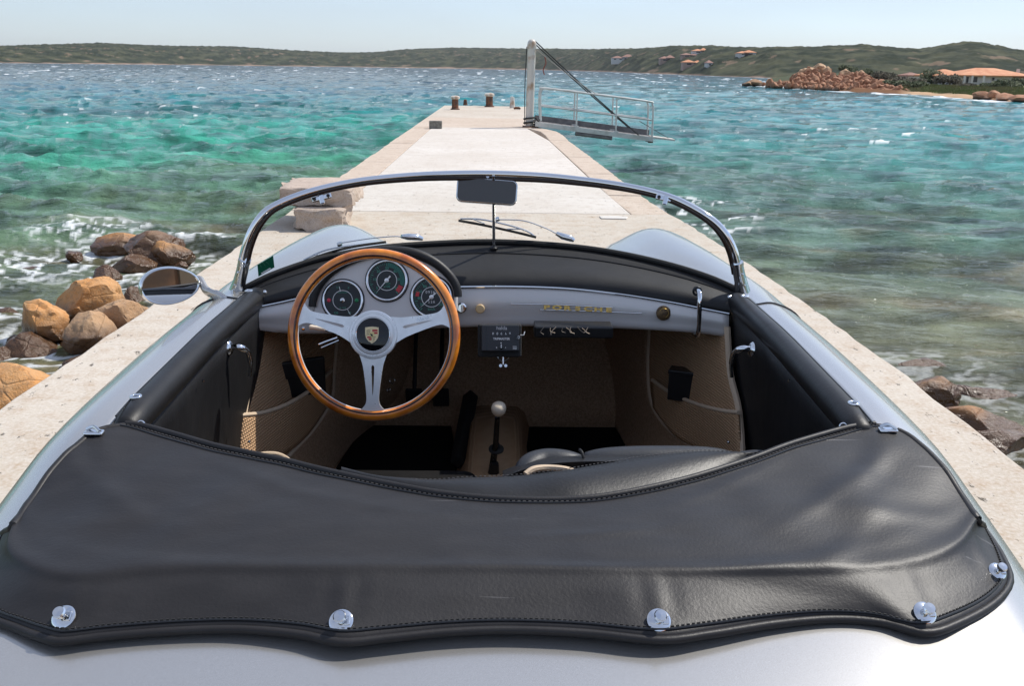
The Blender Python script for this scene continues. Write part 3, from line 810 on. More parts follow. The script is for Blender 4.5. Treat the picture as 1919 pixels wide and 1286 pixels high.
grass()

# villa
def villa():
    r = 156; s = r / FPX
    A = at_head(1803, 160, r); W = 118 * s * 1.02
    z0 = A.z - 0.4; z1 = at_head(1803, 140, r).z
    o = empty('villa', (A.x + W / 2, A.y, z0), label='low white villa with an orange tiled roof on the headland', cat='house')
    build('wall', box((A.x + W / 2, A.y + 3.5, (z0 + z1) / 2), (W, 7, z1 - z0)), M['stucco'], o, smooth=0)
    B = at_head(1770, 150, r + 3)
    build('wall', box((A.x - 1.2, A.y + 5, (z0 + z1) / 2), (3.2, 6, z1 - z0 - 0.1)), M['stucco'], o, smooth=0)
    rt = at_head(1856, 126.5, r).z - z1
    rf = build('roof', hip_roof((A.x + W * 0.44, A.y + 3.5, z1), W * 0.95, 7.4, rt, 0.5), M['tile'], o, smooth=0)
    build('roof', hip_roof((A.x - 0.6, A.y + 5.2, z1 - 0.1), 5.0, 6.4, rt * 0.85, 0.4), M['tile'], o, smooth=0)
    build('roof', hip_roof((A.x + W * 0.93, A.y + 3.2, z1 - 0.25), 4.5, 6.4, rt * 0.55, 0.4), M['tile'], o, smooth=0)
    build('chimney', box((A.x + W * 0.86, A.y + 2.5, z1 + rt * 0.5), (0.35, 0.35, 0.9)), M['stucco'], rf, smooth=0)
    for (pxa, pxb, ya, yb) in [(1810, 1818, 143, 155), (1823, 1839, 143.5, 154), (1872, 1879, 145, 151)]:
        a = at_head(pxa, yb, r); b = at_head(pxb, ya, r)
        f = build('window', box(((a.x + b.x) / 2, A.y - 0.03, (a.z + b.z) / 2), (b.x - a.x, 0.12, b.z - a.z)), M['stucco'], o, smooth=0)
        build('pane', box(((a.x + b.x) / 2, A.y - 0.07, (a.z + b.z) / 2), ((b.x - a.x) * 0.9, 0.08, (b.z - a.z) * 0.9)), M['dark_glass'], f, smooth=0)
    for q in (1806, 1820.5, 1842):
        a = at_head(q, 158, r - 1.3); b = at_head(q, 141.5, r - 1.3)
        build('column', box((a.x, a.y, (a.z + b.z) / 2), (0.22, 0.22, b.z - a.z)), M['stucco'], o, smooth=0)
    h = at_head(1714, 150, 175); s2 = 175 / FPX
    hh = empty('white_hut', (h.x, h.y, h.z - 1), label='small white hut half hidden behind scrub left of the villa', cat='hut')
    build('wall', box((h.x, h.y + 2, h.z), (22 * s2, 4, 1.6)), M['stucco'], hh, smooth=0)
    build('roof', hip_roof((h.x, h.y + 2, h.z + 0.8), 22 * s2, 4, 0.45, 0.2), M['tile_far'], hh, smooth=0)
villa()

# =================================================================== PIER
def jag(pts, step=0.16, amp=0.010, seed=0):
    out = []; rn = random.Random(seed)
    P = [Vector((p[0], p[1])) for p in pts]
    for a, b in zip(P[:-1], P[1:]):
        n = max(1, int((b - a).length / step)); t = (b - a).normalized(); q = Vector((-t.y, t.x))
        for k in range(n):
            out.append(a.lerp(b, k / n) + (q * rn.uniform(-amp, amp) if k else Vector((0, 0))))
    out.append(P[-1]); return [(p.x, p.y) for p in out]
EX, EY, EZ = Vector((1, 0, 0)), Vector((0, 1, 0)), Vector((0, 0, 1))
LE = -2.12                           # left edge of the pier
RE = [(2.0, -9), (2.0, 3.2), (2.02, 4.5), (1.96, 6.6), (1.84, 8.9), (1.70, 10.2), (1.64, 12.75), (1.42, 19.8), (1.40, 22.1), (0.98, 23.9), (1.02, 36.8)]
def re_x(y): return float(np.interp(y, [p[1] for p in RE], [p[0] for p in RE]))
pier = build('pier', prism([(LE + 0.03, -9), (LE + 0.03, 36.8)] + [(x - 0.03, y) for x, y in RE[::-1]], (0, 0, 0), EX, EY, EZ, -0.10, -2.4), M['wallstone'], smooth=0, label='long concrete and granite pier running out into the bay', kind='structure')
def slab(poly, mat, name='concrete_slab', z1=0.0, z0=-0.13, bw=0.012):
    return build(name, prism(poly[::-1], (0, 0, 0), EX, EY, EZ, z1, z0), M[mat], pier, smooth=0, mods=(bev(bw, 2),))
# the near slab, under the car
Lp = jag([(LE, -9), (LE, 9.55)], seed=1)
Rp = jag([(x, y) for x, y in RE if y < 9.4] + [(re_x(9.55), 9.55)], seed=2)
slab(Rp + Lp[::-1], 'conc')
# edging stones, one by one, with the paler slabs between them
y = 9.57; rn = random.Random(2); i = 0
while y < 23.4:
    l = min(rn.uniform(0.9, 1.5), 23.45 - y); y2 = y + l - 0.012
    dz = rn.uniform(-0.004, 0.004)
    slab([(LE + 0.46, y), (LE + 0.46, y2)] + jag([(LE, y2), (LE, y)], seed=i), 'kerb', 'edging_stone', dz)[::1] if False else slab(jag([(LE + 0.46, y), (LE + 0.46, y2)], 0.3, 0.006, i) + jag([(LE, y2), (LE, y)], seed=i), 'kerb', 'edging_stone', dz)
    xa, xb = re_x(y), re_x(y2)
    slab(jag([(xa, y), (xb, y2)], seed=i + 50) + [(xb - 0.40, y2), (xa - 0.40, y)], 'kerb', 'edging_stone', -dz)
    y += l; i += 1
ys = [9.57, 12.4, 15.9, 19.6, 23.45]
for a, b in zip(ys[:-1], ys[1:]):
    slab([(re_x(a) - 0.412, a), (re_x(b) - 0.412, b - 0.015), (LE + 0.472, b - 0.015), (LE + 0.472, a)], 'conc_white')
ys = [23.46, 28.0, 32.4, 36.8]
for a, b in zip(ys[:-1], ys[1:]):
    slab([(re_x(a), a), (re_x(a + 0.5), a + 0.5), (re_x(b), b - 0.02), (LE, b - 0.02), (LE, a)], 'conc' if a > 24 else 'kerb')
# patches of white paint or mortar
slabp = Uz(1150, 409, 0)
build('mortar_patch', prism([(-0.13, -0.07), (0.12, -0.08), (0.15, 0.05), (0.02, 0.1), (-0.14, 0.06)], slabp, EX, EY, EZ, 0.012, 0.0), principled('white_mortar', (0.64, 0.60, 0.55, 1), 0.8), pier, smooth=0, mods=(bev(0.006),))

# stacked granite blocks on the left
def gblock(c, s, seed, lab, rz=0.0):
    bm = bmesh.new(); bmesh.ops.create_cube(bm, size=1.0); bmesh.ops.subdivide_edges(bm, edges=bm.edges[:], cuts=14, use_grid_fill=True)
    off = Vector((seed * 5.3, 0, 0)); Rm = Matrix.Rotation(rz, 3, 'Z'); V = []
    for v in bm.verts:
        p = Vector((v.co.x * s[0], v.co.y * s[1], v.co.z * s[2]))
        cn = sum(1 for q in v.co if abs(q) > 0.48)
        dsp = 0.06 * mnoise.noise(p * 4 + off) + 0.035 * mnoise.noise(p * 11 + off) + 0.012 * mnoise.noise(p * 30 + off)
        sh = 0.0 if cn < 2 else 0.018 * (cn - 1) + 0.02 * max(0, mnoise.noise(p * 9 + off))
        n = Vector(v.co).normalized(); p = p + n * dsp - n * sh
        if v.co.z > 0.48: p.z = s[2] / 2 - sh * 0.4 + 0.006 * mnoise.noise(p * 6 + off)
        V.append(Vector(c) + Rm @ p)
    F = [tuple(v.index for v in f.verts) for f in bm.faces]; bm.free()
    build('granite_block', (V, F), M['granite'], smooth=35, label=lab, cat='stone block', group='stacked granite blocks')
gblock((-1.63, 8.62, 0.10), (0.46, 0.66, 0.20), 1, 'lower rough granite block of the stack at the left pier edge', 0.1)
gblock((-1.66, 8.86, 0.285), (0.66, 0.86, 0.17), 2, 'upper granite slab resting on the rough block at the left pier edge', 0.04)
b = Uz(816, 241, 0)
build('cement_block', box((b.x, b.y + 0.1, 0.09), (0.30, 0.2, 0.18)), M['greyblock'], smooth=0, mods=(bev(0.01),), label='small grey cement block lying near the left pier edge', cat='cement block')

# bollards at the pier end
def bollard(px, py, r, h, label, mat='rust', kind=0):
    c = Uz(px, py, 0); o = empty('bollard', (c.x, c.y, 0), label=label, cat='bollard', group='mooring bollards at the pier end')
    if kind == 0:
        build('post', lathe([(r * 1.15, 0), (r * 1.15, 0.03), (r * 0.85, 0.05), (r * 0.8, h * 0.75)], c, EZ, 20), M[mat], o)
        build('cap', lathe([(r * 0.8, h * 0.75), (r * 1.15, h * 0.80), (r * 1.15, h * 0.93), (r * 0.8, h), (0, h + 0.01)], c, EZ, 20), M['post'], o)
    else:
        build('post', lathe([(r, 0), (r * 0.85, h * 0.6), (r * 0.65, h * 0.97), (0, h)], c, EZ, 20), M[mat], o)
bollard(853, 205, 0.14, 0.46, 'rusty bollard at the left corner of the pier end')
bollard(872, 197, 0.085, 0.22, 'smallest dark bollard beside the left corner bollard', kind=1)
bollard(917, 200, 0.16, 0.50, 'widest rusty bollard in the middle of the pier end')
bollard(960, 202, 0.10, 0.40, 'pale conical bollard right of the middle one', 'post', 1)
c = Uz(969, 206, 0)
build('mooring_cleat', tube([c + Vector((-0.12, 0, 0.05)), c + Vector((-0.06, 0, 0.07)), c + Vector((0.06, 0, 0.07)), c + Vector((0.12, 0, 0.05))], [0.03, 0.045, 0.045, 0.03], 8), M['rust'], label='small dark mooring cleat on the pier near the crane post', cat='cleat')

# crane post and gangway
def gangway():
    base = Uz(992, 238, 0); top = Uy(997, 73, base.y)
    o = empty('davit_post', (base.x, base.y, 0), label='tall white painted hoisting post at the right pier edge', cat='post')
    pth = [base, base.lerp(top, 0.5), base.lerp(top, 0.94), top]
    build('column', tube([base, base.lerp(top, 0.95)], 0.10, 18), M['post'], o)
    build('rounded_head', lathe([(0.112, 0), (0.115, 0.10), (0.10, 0.17), (0.06, 0.22), (0, 0.235)], base.lerp(top, 0.89), top - base, 18), M['post'], o)
    build('base_plate', box((base.x, base.y, 0.015), (0.34, 0.34, 0.03)), M['rust'], o, smooth=0)
    build('cable', tube(spl([base + Vector((-0.12, -0.03, 0.06)), base + Vector((-0.13, -0.03, 0.9)), base + Vector((-0.12, -0.04, 1.4)), base + Vector((-0.10, 0, 1.92))]), 0.012, 6), M['rope'], o)
    cl = [base + Vector((0.14 * math.cos(a), 0.14 * math.sin(a), 0.05 + 0.016 * a)) for a in np.linspace(0, 12.5, 60)]
    tagp(build('rope_coil', tube(cl + [base + Vector((0.3, -0.1, 0.05)), base + Vector((0.55, -0.2, 0.02)), base + Vector((0.75, -0.2, 0.02))], 0.022, 6), M['rope']), label='dark rope wound round the foot of the hoisting post', cat='rope')
    Yf, Yr = base.y - 0.35, base.y + 0.45
    g = empty('gangway', Uy(1005, 238, base.y), label='aluminium gangway with handrails slung out over the water', cat='gangway')
    F = lambda px, py: Uy(px, py, Yf)
    top_f = [F(1013.7, 226), F(1013, 180), F(1016, 168), F(1022, 165.5), F(1117, 177), F(1215, 190), F(1222, 195), F(1224, 204), F(1222, 256)]
    sh = Vector((0, Yr - Yf, 0))
    for s in (Vector((0, 0, 0)), sh):
        build('handrail', tube(spl([p + s for p in top_f], 5), 0.024, 10), M['alu'], g)
        build('mid_rail', tube([F(1013, 198) + s, F(1222, 225) + s], 0.02, 8), M['alu'], g)
        for px, a, b in ((1082, 175, 238), (1156, 185, 248)):
            build('stanchion', tube([F(px, a) + s, F(px - 2, b) + s], 0.02, 8), M['alu'], g)
            build('foot_bracket', box(F(px - 2, b) + s, (0.12, 0.06, 0.06)), M['alu'], g, smooth=0)
    a = F(1003, 232); b = F(1224, 261)
    ax = (b - a).normalized(); up = ax.cross(Vector((0, -1, 0))).normalized(); up = -up if up.z < 0 else up
    L_ = (b - a).length; dep = Yr - Yf; mid = (a + b) / 2 + Vector((0, dep / 2, 0))
    axs = (ax, Vector((0, 1, 0)), up)
    for s in (-1, 1):
        build('side_beam', box(mid + Vector((0, s * (dep / 2 + 0.03), 0)), (L_, 0.05, 0.11), axs), M['alu'], g, smooth=0)
    build('kick_board', box(mid + Vector((0, dep / 2 - 0.01, 0)) + up * 0.10, (L_, 0.02, 0.16), axs), M['plank'], g, smooth=0)
    nb = 13
    for k in range(nb):
        build('deck_board', box(mid + ax * (L_ * ((k + 0.5) / nb - 0.5)) + up * 0.03, (L_ / nb - 0.012, dep, 0.03), axs), M['plank'], g, smooth=0)
    build('roller', tube([F(1078, 250), F(1147, 259)], 0.05, 10), M['plank'], g)
    e = F(1224, 258) + Vector((0, dep / 2, 0))
    build('landing_plank', box(e + ax * 0.28, (0.6, 0.5, 0.04), axs), M['post'], g, smooth=0)
    for s in (0.1, 0.5): build('hinge', box(b + Vector((-0.05, s, -0.03)), (0.12, 0.08, 0.12)), M['rust'], g, smooth=0)
    tp = base.lerp(top, 0.95)
    def rope(name, p, q, r, mat, lab, sag=0.05, cat='rope'):
        m_ = (p + q) / 2 - Vector((0, 0, sag)); build(name, tube(spl([p, m_, q], 8), r, 6), M[mat], label=lab, cat=cat)
    rope('hoisting_rope', tp + Vector((0.08, 0, 0.06)), F(1207, 262), 0.016, 'rope', 'upper dark hoisting rope from post head to gangway tip', 0.03)
    rope('hoisting_rope', tp + Vector((0.08, 0.1, 0.0)), F(1190, 246) + sh, 0.016, 'rope', 'lower dark hoisting rope from post head to the far gangway beam', 0.03)
    rope('pulley_line', tp + Vector((0.1, 0, -0.12)), F(1120, 178), 0.009, 'rope_pale', 'thin pale pulley line below the dark hoisting ropes', 0.04)
    q = F(1021, 106)
    build('rope_tail', tube(spl([q, q + Vector((0.03, 0, -0.15)), q + Vector((-0.03, 0, -0.3)), q + Vector((0.0, 0, -0.42))]), 0.014, 6), M['rope_red'], label='frayed red rope end hanging from the pulley line', cat='rope')
    for s, px in ((0, 1236), (0.3, 1205)):
        pass
    rope('stay_line', F(1207, 230) + sh, e + ax * 0.5, 0.008, 'rope', 'thin stay line from the handrail to the landing plank', 0.0)
gangway()

# added behind the camera, out of view, for reflections in chrome and door mirror
build('shore_ground', box((0, -34, -0.705), (120, 50, 1.4)), M['conc'], smooth=0, label='unseen stony shore added behind the camera for reflections', kind='structure')
hb_ = empty('invented_boathouse', (12, -15.0, 0), label='invented brown stone building behind the camera, added for the door mirror reflection', cat='building')
build('wall', box((12, -15, 1.5), (12, 4, 3.0)), principled('brown_rubble_wall', (0.14, 0.07, 0.035, 1), 0.9, noise=(1.2, 6, 0.4, 0.6), col2=(0.06, 0.035, 0.02, 1)), hb_, smooth=0)
build('roof', hip_roof((12, -15, 3.0), 12, 4, 1.2, 0.5), M['tile'], hb_, smooth=0)
dv_ = build('door', box((12, -12.98, 1.0), (1.1, 0.08, 2.0)), M['bark'], hb_, smooth=0)

HZ_ = bpy.data.materials.new('sea_air'); HZ_.use_nodes = True; hn_ = HZ_.node_tree.nodes; hn_.clear()
ho_ = hn_.new('ShaderNodeOutputMaterial'); hv_ = hn_.new('ShaderNodeVolumePrincipled')
hv_.inputs['Density'].default_value = 0.00009; hv_.inputs['Color'].default_value = (0.86, 0.90, 0.95, 1); hv_.inputs['Anisotropy'].default_value = 0.3
HZ_.node_tree.links.new(hv_.outputs[0], ho_.inputs['Volume'])
build('haze', box((0, 0, 28), (19500, 19500, 66)), HZ_, smooth=0, kind='stuff', label='thin sea haze over the bay')

# =================================================================== THE CAR
def leather(name, col, rough, bs=(220, 0.25, 0.0015), wr=(5.0, 0.35, 0.006), scratch=False):
    m, nt, N, L = nodes_of(name)
    out = N.new('ShaderNodeOutputMaterial'); b = N.new('ShaderNodeBsdfPrincipled'); L.new(b.outputs[0], out.inputs[0]); b.inputs['Specular IOR Level'].default_value = 0.36
    g = N.new('ShaderNodeNewGeometry')
    def nz(sc, det, st=(1, 1, 1), ro=0.6, rot=0):
        mp = N.new('ShaderNodeMapping'); mp.inputs['Scale'].default_value = st; mp.inputs['Rotation'].default_value = (0, 0, rot); L.new(g.outputs['Position'], mp.inputs['Vector'])
        t = N.new('ShaderNodeTexNoise'); t.inputs['Scale'].default_value = sc; t.inputs['Detail'].default_value = det; t.inputs['Roughness'].default_value = ro
        L.new(mp.outputs[0], t.inputs['Vector']); return t.outputs[0]
    def rng(s, a, b_, c=0.0, d=1.0):
        r = N.new('ShaderNodeMapRange'); r.inputs[1].default_value = a; r.inputs[2].default_value = b_; r.inputs[3].default_value = c; r.inputs[4].default_value = d; L.new(s, r.inputs[0]); return r.outputs[0]
    n1 = nz(3.0, 5); n2 = nz(14, 6, (1, 2.5, 1))
    L.new(rng(n1, 0.3, 0.7, rough - 0.05, rough + 0.09), b.inputs['Roughness'])
    mx = N.new('ShaderNodeMix'); mx.data_type = 'RGBA'; mx.inputs[6].default_value = col; mx.inputs[7].default_value = tuple(c * 1.22 + 0.002 for c in col[:3]) + (1,)
    L.new(rng(n2, 0.42, 0.72), mx.inputs[0]); cc = mx.outputs[2]
    if scratch:
        s1 = nz(30, 2, (0.16, 3.2, 1), 0.5, 0.22); s2 = nz(3.5, 2)
        s = N.new('ShaderNodeMath'); s.operation = 'MULTIPLY'; L.new(rng(s1, 0.72, 0.75), s.inputs[0]); L.new(rng(s2, 0.52, 0.62, 0, 0.55), s.inputs[1])
        m2 = N.new('ShaderNodeMix'); m2.data_type = 'RGBA'; L.new(s.outputs[0], m2.inputs[0]); L.new(cc, m2.inputs[6]); m2.inputs[7].default_value = (0.30, 0.29, 0.29, 1); cc = m2.outputs[2]
    L.new(cc, b.inputs['Base Color'])
    h1 = N.new('ShaderNodeBump'); h1.inputs['Strength'].default_value = bs[1]; h1.inputs['Distance'].default_value = bs[2]; L.new(nz(bs[0], 3), h1.inputs['Height'])
    h2 = N.new('ShaderNodeBump'); h2.inputs['Strength'].default_value = wr[1]; h2.inputs['Distance'].default_value = wr[2]; L.new(nz(wr[0], 4, (1, 1.6, 1)), h2.inputs['Height'])
    L.new(h2.outputs[0], h1.inputs['Normal']); L.new(h1.outputs[0], b.inputs['Normal'])
    return m
M['cover'] = leather('black_vinyl', (0.0165, 0.0150, 0.0152, 1), 0.46, wr=(5.0, 0.15, 0.004), scratch=True)
M['leather'] = leather('black_leather', (0.0095, 0.0090, 0.0092, 1), 0.42, wr=(9, 0.3, 0.004))
M['pad'] = leather('black_dash_pad', (0.013, 0.0125, 0.013, 1), 0.48, wr=(6, 0.25, 0.004))
M['door'] = leather('black_door_card', (0.010, 0.010, 0.011, 1), 0.45, wr=(7, 0.3, 0.006))
M['seatgrey'] = leather('charcoal_leather', (0.030, 0.032, 0.037, 1), 0.42)
M['silver'] = principled('silver_paint', (0.505, 0.488, 0.462, 1), 0.27, 0.75, noise=(900, 2, 0.3, 0.7), col2=(0.60, 0.58, 0.55, 1), coat=0.6)
M['dash'] = principled('silver_grey_dash_paint', (0.68, 0.65, 0.625, 1), 0.36, 0.1, coat=0.3)
M['chrome'] = principled('chrome', (0.80, 0.81, 0.82, 1), 0.06, 1.0)
M['chrome_d'] = principled('worn_chrome', (0.66, 0.67, 0.68, 1), 0.16, 1.0)
M['alum'] = principled('brushed_aluminium', (0.93, 0.925, 0.91, 1), 0.27, 0.4, noise=(60, 4, 0.35, 0.7), col2=(0.85, 0.85, 0.84, 1), rvar=0.1)
M['black'] = principled('black_plastic', (0.012, 0.012, 0.013, 1), 0.35)
M['rubber'] = principled('black_rubber', (0.013, 0.013, 0.013, 1), 0.75, bump=(300, 0.5, 0.002))
M['gloss'] = principled('gloss_black', (0.006, 0.006, 0.007, 1), 0.05)
M['cream'] = principled('cream_bakelite', (0.82, 0.70, 0.54, 1), 0.4)
M['knobtan'] = principled('tan_knob', (0.62, 0.43, 0.22, 1), 0.35)
M['gold'] = principled('gilt', (0.72, 0.46, 0.13, 1), 0.28, 0.7)
M['bronze'] = principled('bronze_badge', (0.16, 0.10, 0.045, 1), 0.4, 0.6, noise=(120, 4, 0.4, 0.6), col2=(0.07, 0.045, 0.025, 1))
M['dial'] = principled('dial_black', (0.012, 0.018, 0.020, 1), 0.4)
M['green_print'] = principled('green_dial_print', (0.06, 0.32, 0.22, 1), 0.5)
M['white_print'] = principled('white_print', (0.75, 0.75, 0.73, 1), 0.5)
M['red_print'] = principled('red_print', (0.55, 0.03, 0.04, 1), 0.45)
M['red_lens'] = principled('red_lens', (0.6, 0.03, 0.07, 1), 0.15)
M['green_lens'] = principled('green_lens', (0.01, 0.22, 0.08, 1), 0.15)
M['greenpaper'] = principled('green_sticker', (0.005, 0.13, 0.065, 1), 0.5)
M['binding'] = principled('tan_binding', (0.62, 0.48, 0.34, 1), 0.8, bump=(300, 0.3, 0.002))
M['mirror'] = principled('mirror_glass', (0.72, 0.73, 0.75, 1), 0.015, 1.0)
M['mirror_painted'] = principled('painted_mirror_reflection', (0.10, 0.10, 0.10, 1), 0.45, 0.0, spec=0.3)  # dull dark grey painted in place of a dark reflection
M['tyre'] = M['rubber']

def carpet_mat(name, c1, c2):
    m, nt, N, L = nodes_of(name)
    out = N.new('ShaderNodeOutputMaterial'); b = N.new('ShaderNodeBsdfPrincipled'); L.new(b.outputs[0], out.inputs[0])
    g = N.new('ShaderNodeNewGeometry')
    w = N.new('ShaderNodeTexWave'); w.inputs['Scale'].default_value = 38; w.inputs['Distortion'].default_value = 1.2; w.inputs['Detail'].default_value = 2; w.bands_direction = 'Y'
    L.new(g.outputs['Position'], w.inputs['Vector'])
    w2 = N.new('ShaderNodeTexWave'); w2.inputs['Scale'].default_value = 42; w2.bands_direction = 'Z'; w2.inputs['Distortion'].default_value = 1.5
    L.new(g.outputs['Position'], w2.inputs['Vector'])
    mu = N.new('ShaderNodeMath'); mu.operation = 'MULTIPLY'; L.new(w.outputs['Fac'], mu.inputs[0]); L.new(w2.outputs['Fac'], mu.inputs[1])
    mx = N.new('ShaderNodeMix'); mx.data_type = 'RGBA'; mx.inputs[6].default_value = c1; mx.inputs[7].default_value = c2; L.new(mu.outputs[0], mx.inputs[0])
    L.new(mx.outputs[2], b.inputs['Base Color']); b.inputs['Roughness'].default_value = 0.95; b.inputs['Specular IOR Level'].default_value = 0.1
    bp = N.new('ShaderNodeBump'); bp.inputs['Strength'].default_value = 0.8; bp.inputs['Distance'].default_value = 0.004
    L.new(mu.outputs[0], bp.inputs['Height']); L.new(bp.outputs[0], b.inputs['Normal'])
    return m
M['carpet'] = carpet_mat('brown_ribbed_carpet', (0.44, 0.27, 0.15, 1), (0.70, 0.48, 0.30, 1))
M['carpet2'] = principled('brown_floor_carpet', (0.35, 0.225, 0.135, 1), 0.95, noise=(160, 4, 0.35, 0.65), col2=(0.50, 0.34, 0.22, 1), bump=(420, 0.7, 0.003), spec=0.1)

def wood_mat():
    m, nt, N, L = nodes_of('varnished_wood')
    out = N.new('ShaderNodeOutputMaterial'); b = N.new('ShaderNodeBsdfPrincipled'); L.new(b.outputs[0], out.inputs[0])
    g = N.new('ShaderNodeTexCoord')
    mp = N.new('ShaderNodeMapping'); mp.inputs['Scale'].default_value = (1, 1, 1); L.new(g.outputs['Object'], mp.inputs['Vector'])
    t = N.new('ShaderNodeTexNoise'); t.inputs['Scale'].default_value = 26; t.inputs['Detail'].default_value = 6; L.new(mp.outputs[0], t.inputs['Vector'])
    r = N.new('ShaderNodeValToRGB'); r.color_ramp.elements[0].position = 0.33; r.color_ramp.elements[0].color = (0.50, 0.115, 0.012, 1)
    r.color_ramp.elements[1].position = 0.68; r.color_ramp.elements[1].color = (0.95, 0.31, 0.025, 1)
    L.new(t.outputs[0], r.inputs[0]); L.new(r.outputs[0], b.inputs['Base Color'])
    b.inputs['Roughness'].default_value = 0.22; b.inputs['Coat Weight'].default_value = 0.8; b.inputs['Coat Roughness'].default_value = 0.05
    return m
M['wood'] = wood_mat()
M['wood_dark'] = principled('dark_wood_inlay', (0.05, 0.012, 0.004, 1), 0.25, coat=0.6)

def glass_mat():
    m, nt, N, L = nodes_of('windscreen_glass')
    out = N.new('ShaderNodeOutputMaterial'); mx = N.new('ShaderNodeMixShader'); t = N.new('ShaderNodeBsdfTransparent'); gl = N.new('ShaderNodeBsdfGlossy')
    fr = N.new('ShaderNodeFresnel'); fr.inputs['IOR'].default_value = 1.25
    t.inputs['Color'].default_value = (0.965, 0.975, 0.97, 1); gl.inputs['Roughness'].default_value = 0.01
    L.new(fr.outputs[0], mx.inputs[0]); L.new(t.outputs[0], mx.inputs[1]); L.new(gl.outputs[0], mx.inputs[2]); L.new(mx.outputs[0], out.inputs['Surface'])
    return m
M['glass'] = glass_mat()

CAR = empty('convertible_car', (0.0, 1.9, 0.0), label='silver open two seat roadster with low curved windscreen parked on the pier', cat='car')
X0 = 0.0                              # centre line of the car

# ---------------------------------------------------------------- body shell
ST = [  # y, bow, [(x, z) * 10 from centre to sill]
 (-0.42, 0.0, [(0, .40), (.18, .40), (.36, .39), (.48, .38), (.54, .365), (.58, .34), (.61, .31), (.60, .27), (.55, .24)]),
 (-0.30, 0.0, [(0, .53), (.2, .53), (.38, .52), (.50, .50), (.58, .475), (.64, .44), (.68, .38), (.67, .30), (.61, .22)]),
 (-0.05, 0.0, [(0, .655), (.2, .65), (.40, .635), (.52, .615), (.61, .59), (.69, .54), (.74, .46), (.74, .33), (.69, .21)]),
 (0.30, 0.0, [(0, .72), (.2, .717), (.40, .70), (.53, .685), (.63, .665), (.73, .62), (.79, .52), (.80, .35), (.75, .20)]),
 (0.65, 0.0, [(0, .762), (.2, .761), (.40, .755), (.54, .745), (.64, .73), (.745, .68), (.81, .56), (.825, .37), (.77, .20)]),
 (0.90, 0.0, [(0, .790), (.2, .790), (.40, .787), (.56, .780), (.655, .765), (.75, .71), (.805, .59), (.825, .39), (.78, .20)]),
 (1.10, 0.0, [(0, .808), (.22, .808), (.43, .808), (.600, .808), (.675, .792), (.755, .735), (.80, .61), (.825, .40), (.785, .20)]),
 (1.30, 0.0, [(0, .82), (.22, .82), (.45, .82), (.620, .842), (.685, .830), (.755, .78), (.80, .66), (.825, .42), (.785, .20)]),
 (1.50, 0.0, [(0, .82), (.22, .82), (.45, .82), (.632, .866), (.690, .862), (.755, .815), (.80, .70), (.825, .44), (.785, .20)]),
 (1.90, 0.0, [(0, .82), (.22, .82), (.45, .82), (.642, .868), (.695, .868), (.765, .825), (.81, .71), (.83, .46), (.79, .20)]),
 (2.20, 0.0, [(0, .82), (.22, .82), (.45, .82), (.646, .866), (.695, .868), (.765, .828), (.81, .715), (.83, .46), (.79, .20)]),
 (2.37, .235, [(0, .935), (.2, .93), (.43, .905), (.648, .862), (.70, .865), (.762, .83), (.81, .72), (.83, .46), (.79, .20)]),
 (2.55, .20, [(0, .89), (.2, .885), (.42, .865), (.60, .860), (.69, .866), (.755, .835), (.805, .72), (.825, .46), (.785, .21)]),
 (2.85, .12, [(0, .835), (.2, .825), (.34, .805), (.46, .850), (.60, .880), (.71, .855), (.79, .72), (.82, .47), (.78, .24)]),
 (3.15, .05, [(0, .775), (.2, .765), (.31, .76), (.42, .835), (.575, .885), (.70, .84), (.785, .69), (.82, .48), (.78, .28)]),
 (3.45, 0.0, [(0, .70), (.2, .69), (.30, .70), (.41, .795), (.56, .862), (.69, .81), (.775, .66), (.81, .48), (.77, .28)]),
 (3.70, 0.0, [(0, .62), (.2, .61), (.31, .60), (.42, .68), (.555, .765), (.68, .72), (.76, .61), (.79, .47), (.75, .28)]),
 (3.92, 0.0, [(0, .53), (.2, .52), (.31, .51), (.42, .55), (.555, .60), (.66, .57), (.73, .52), (.755, .45), (.72, .28)]),
 (4.08, 0.0, [(0, .42), (.2, .415), (.33, .41), (.43, .41), (.54, .415), (.62, .41), (.68, .40), (.70, .37), (.67, .30)]),
]
CY0, CY1 = 1.10, 2.37
def body_rows():
    rows = []; flags = []
    # interpolate stations along y
    ys = [s[0] for s in ST]
    S3 = [[Vector((p[0], s[0], p[1])) for p in s[2]] for s in ST]
    bows = [s[1] for s in ST]
    cols = [spl([S3[i][k] for i in range(len(ST))], 5) for k in range(9)]
    bw = []
    for i in range(len(ST) - 1):
        for k in range(5): bw.append(bows[i] + (bows[i + 1] - bows[i]) * k / 5 if not (bows[i] == 0 and bows[i + 1] > 0.2) else (0 if k < 5 else 0))
    bw.append(bows[-1])
    for j in range(len(cols[0])):
        half = [cols[k][j] for k in range(9)]
        fine = spl(half[:4], 5)[:-1] + spl([half[3] * 2 - half[4]] + half[3:], 5)[5:]
        y = half[0].y; st = ys.index(min(ys, key=lambda q: abs(q - y)))
        b = bw[j]
        r = []
        for p in fine:
            bo = b * max(0, 1 - (p.x / 0.648) ** 2)
            r.append(Vector((p.x, p.y + bo, p.z)))
        row = [Vector((X0 - p.x, p.y, p.z)) for p in r[:0:-1]] + [Vector((X0 + p.x, p.y, p.z)) for p in r]
        rows.append(row)
    return rows
BR = body_rows()
nrow = len(BR); ncol = len(BR[0]); mid = ncol // 2
V, F = patch(BR)
i0 = 6 * 5; i1 = 11 * 5              # rows of stations 1.10 and 2.37
keep = []
for f_i, f in enumerate(F):
    ri = f_i // (ncol - 1); ci = f_i % (ncol - 1)
    c = (ci + 0.5) - mid
    if i0 <= ri < i1 and abs(c) < 15: continue
    keep.append(f)
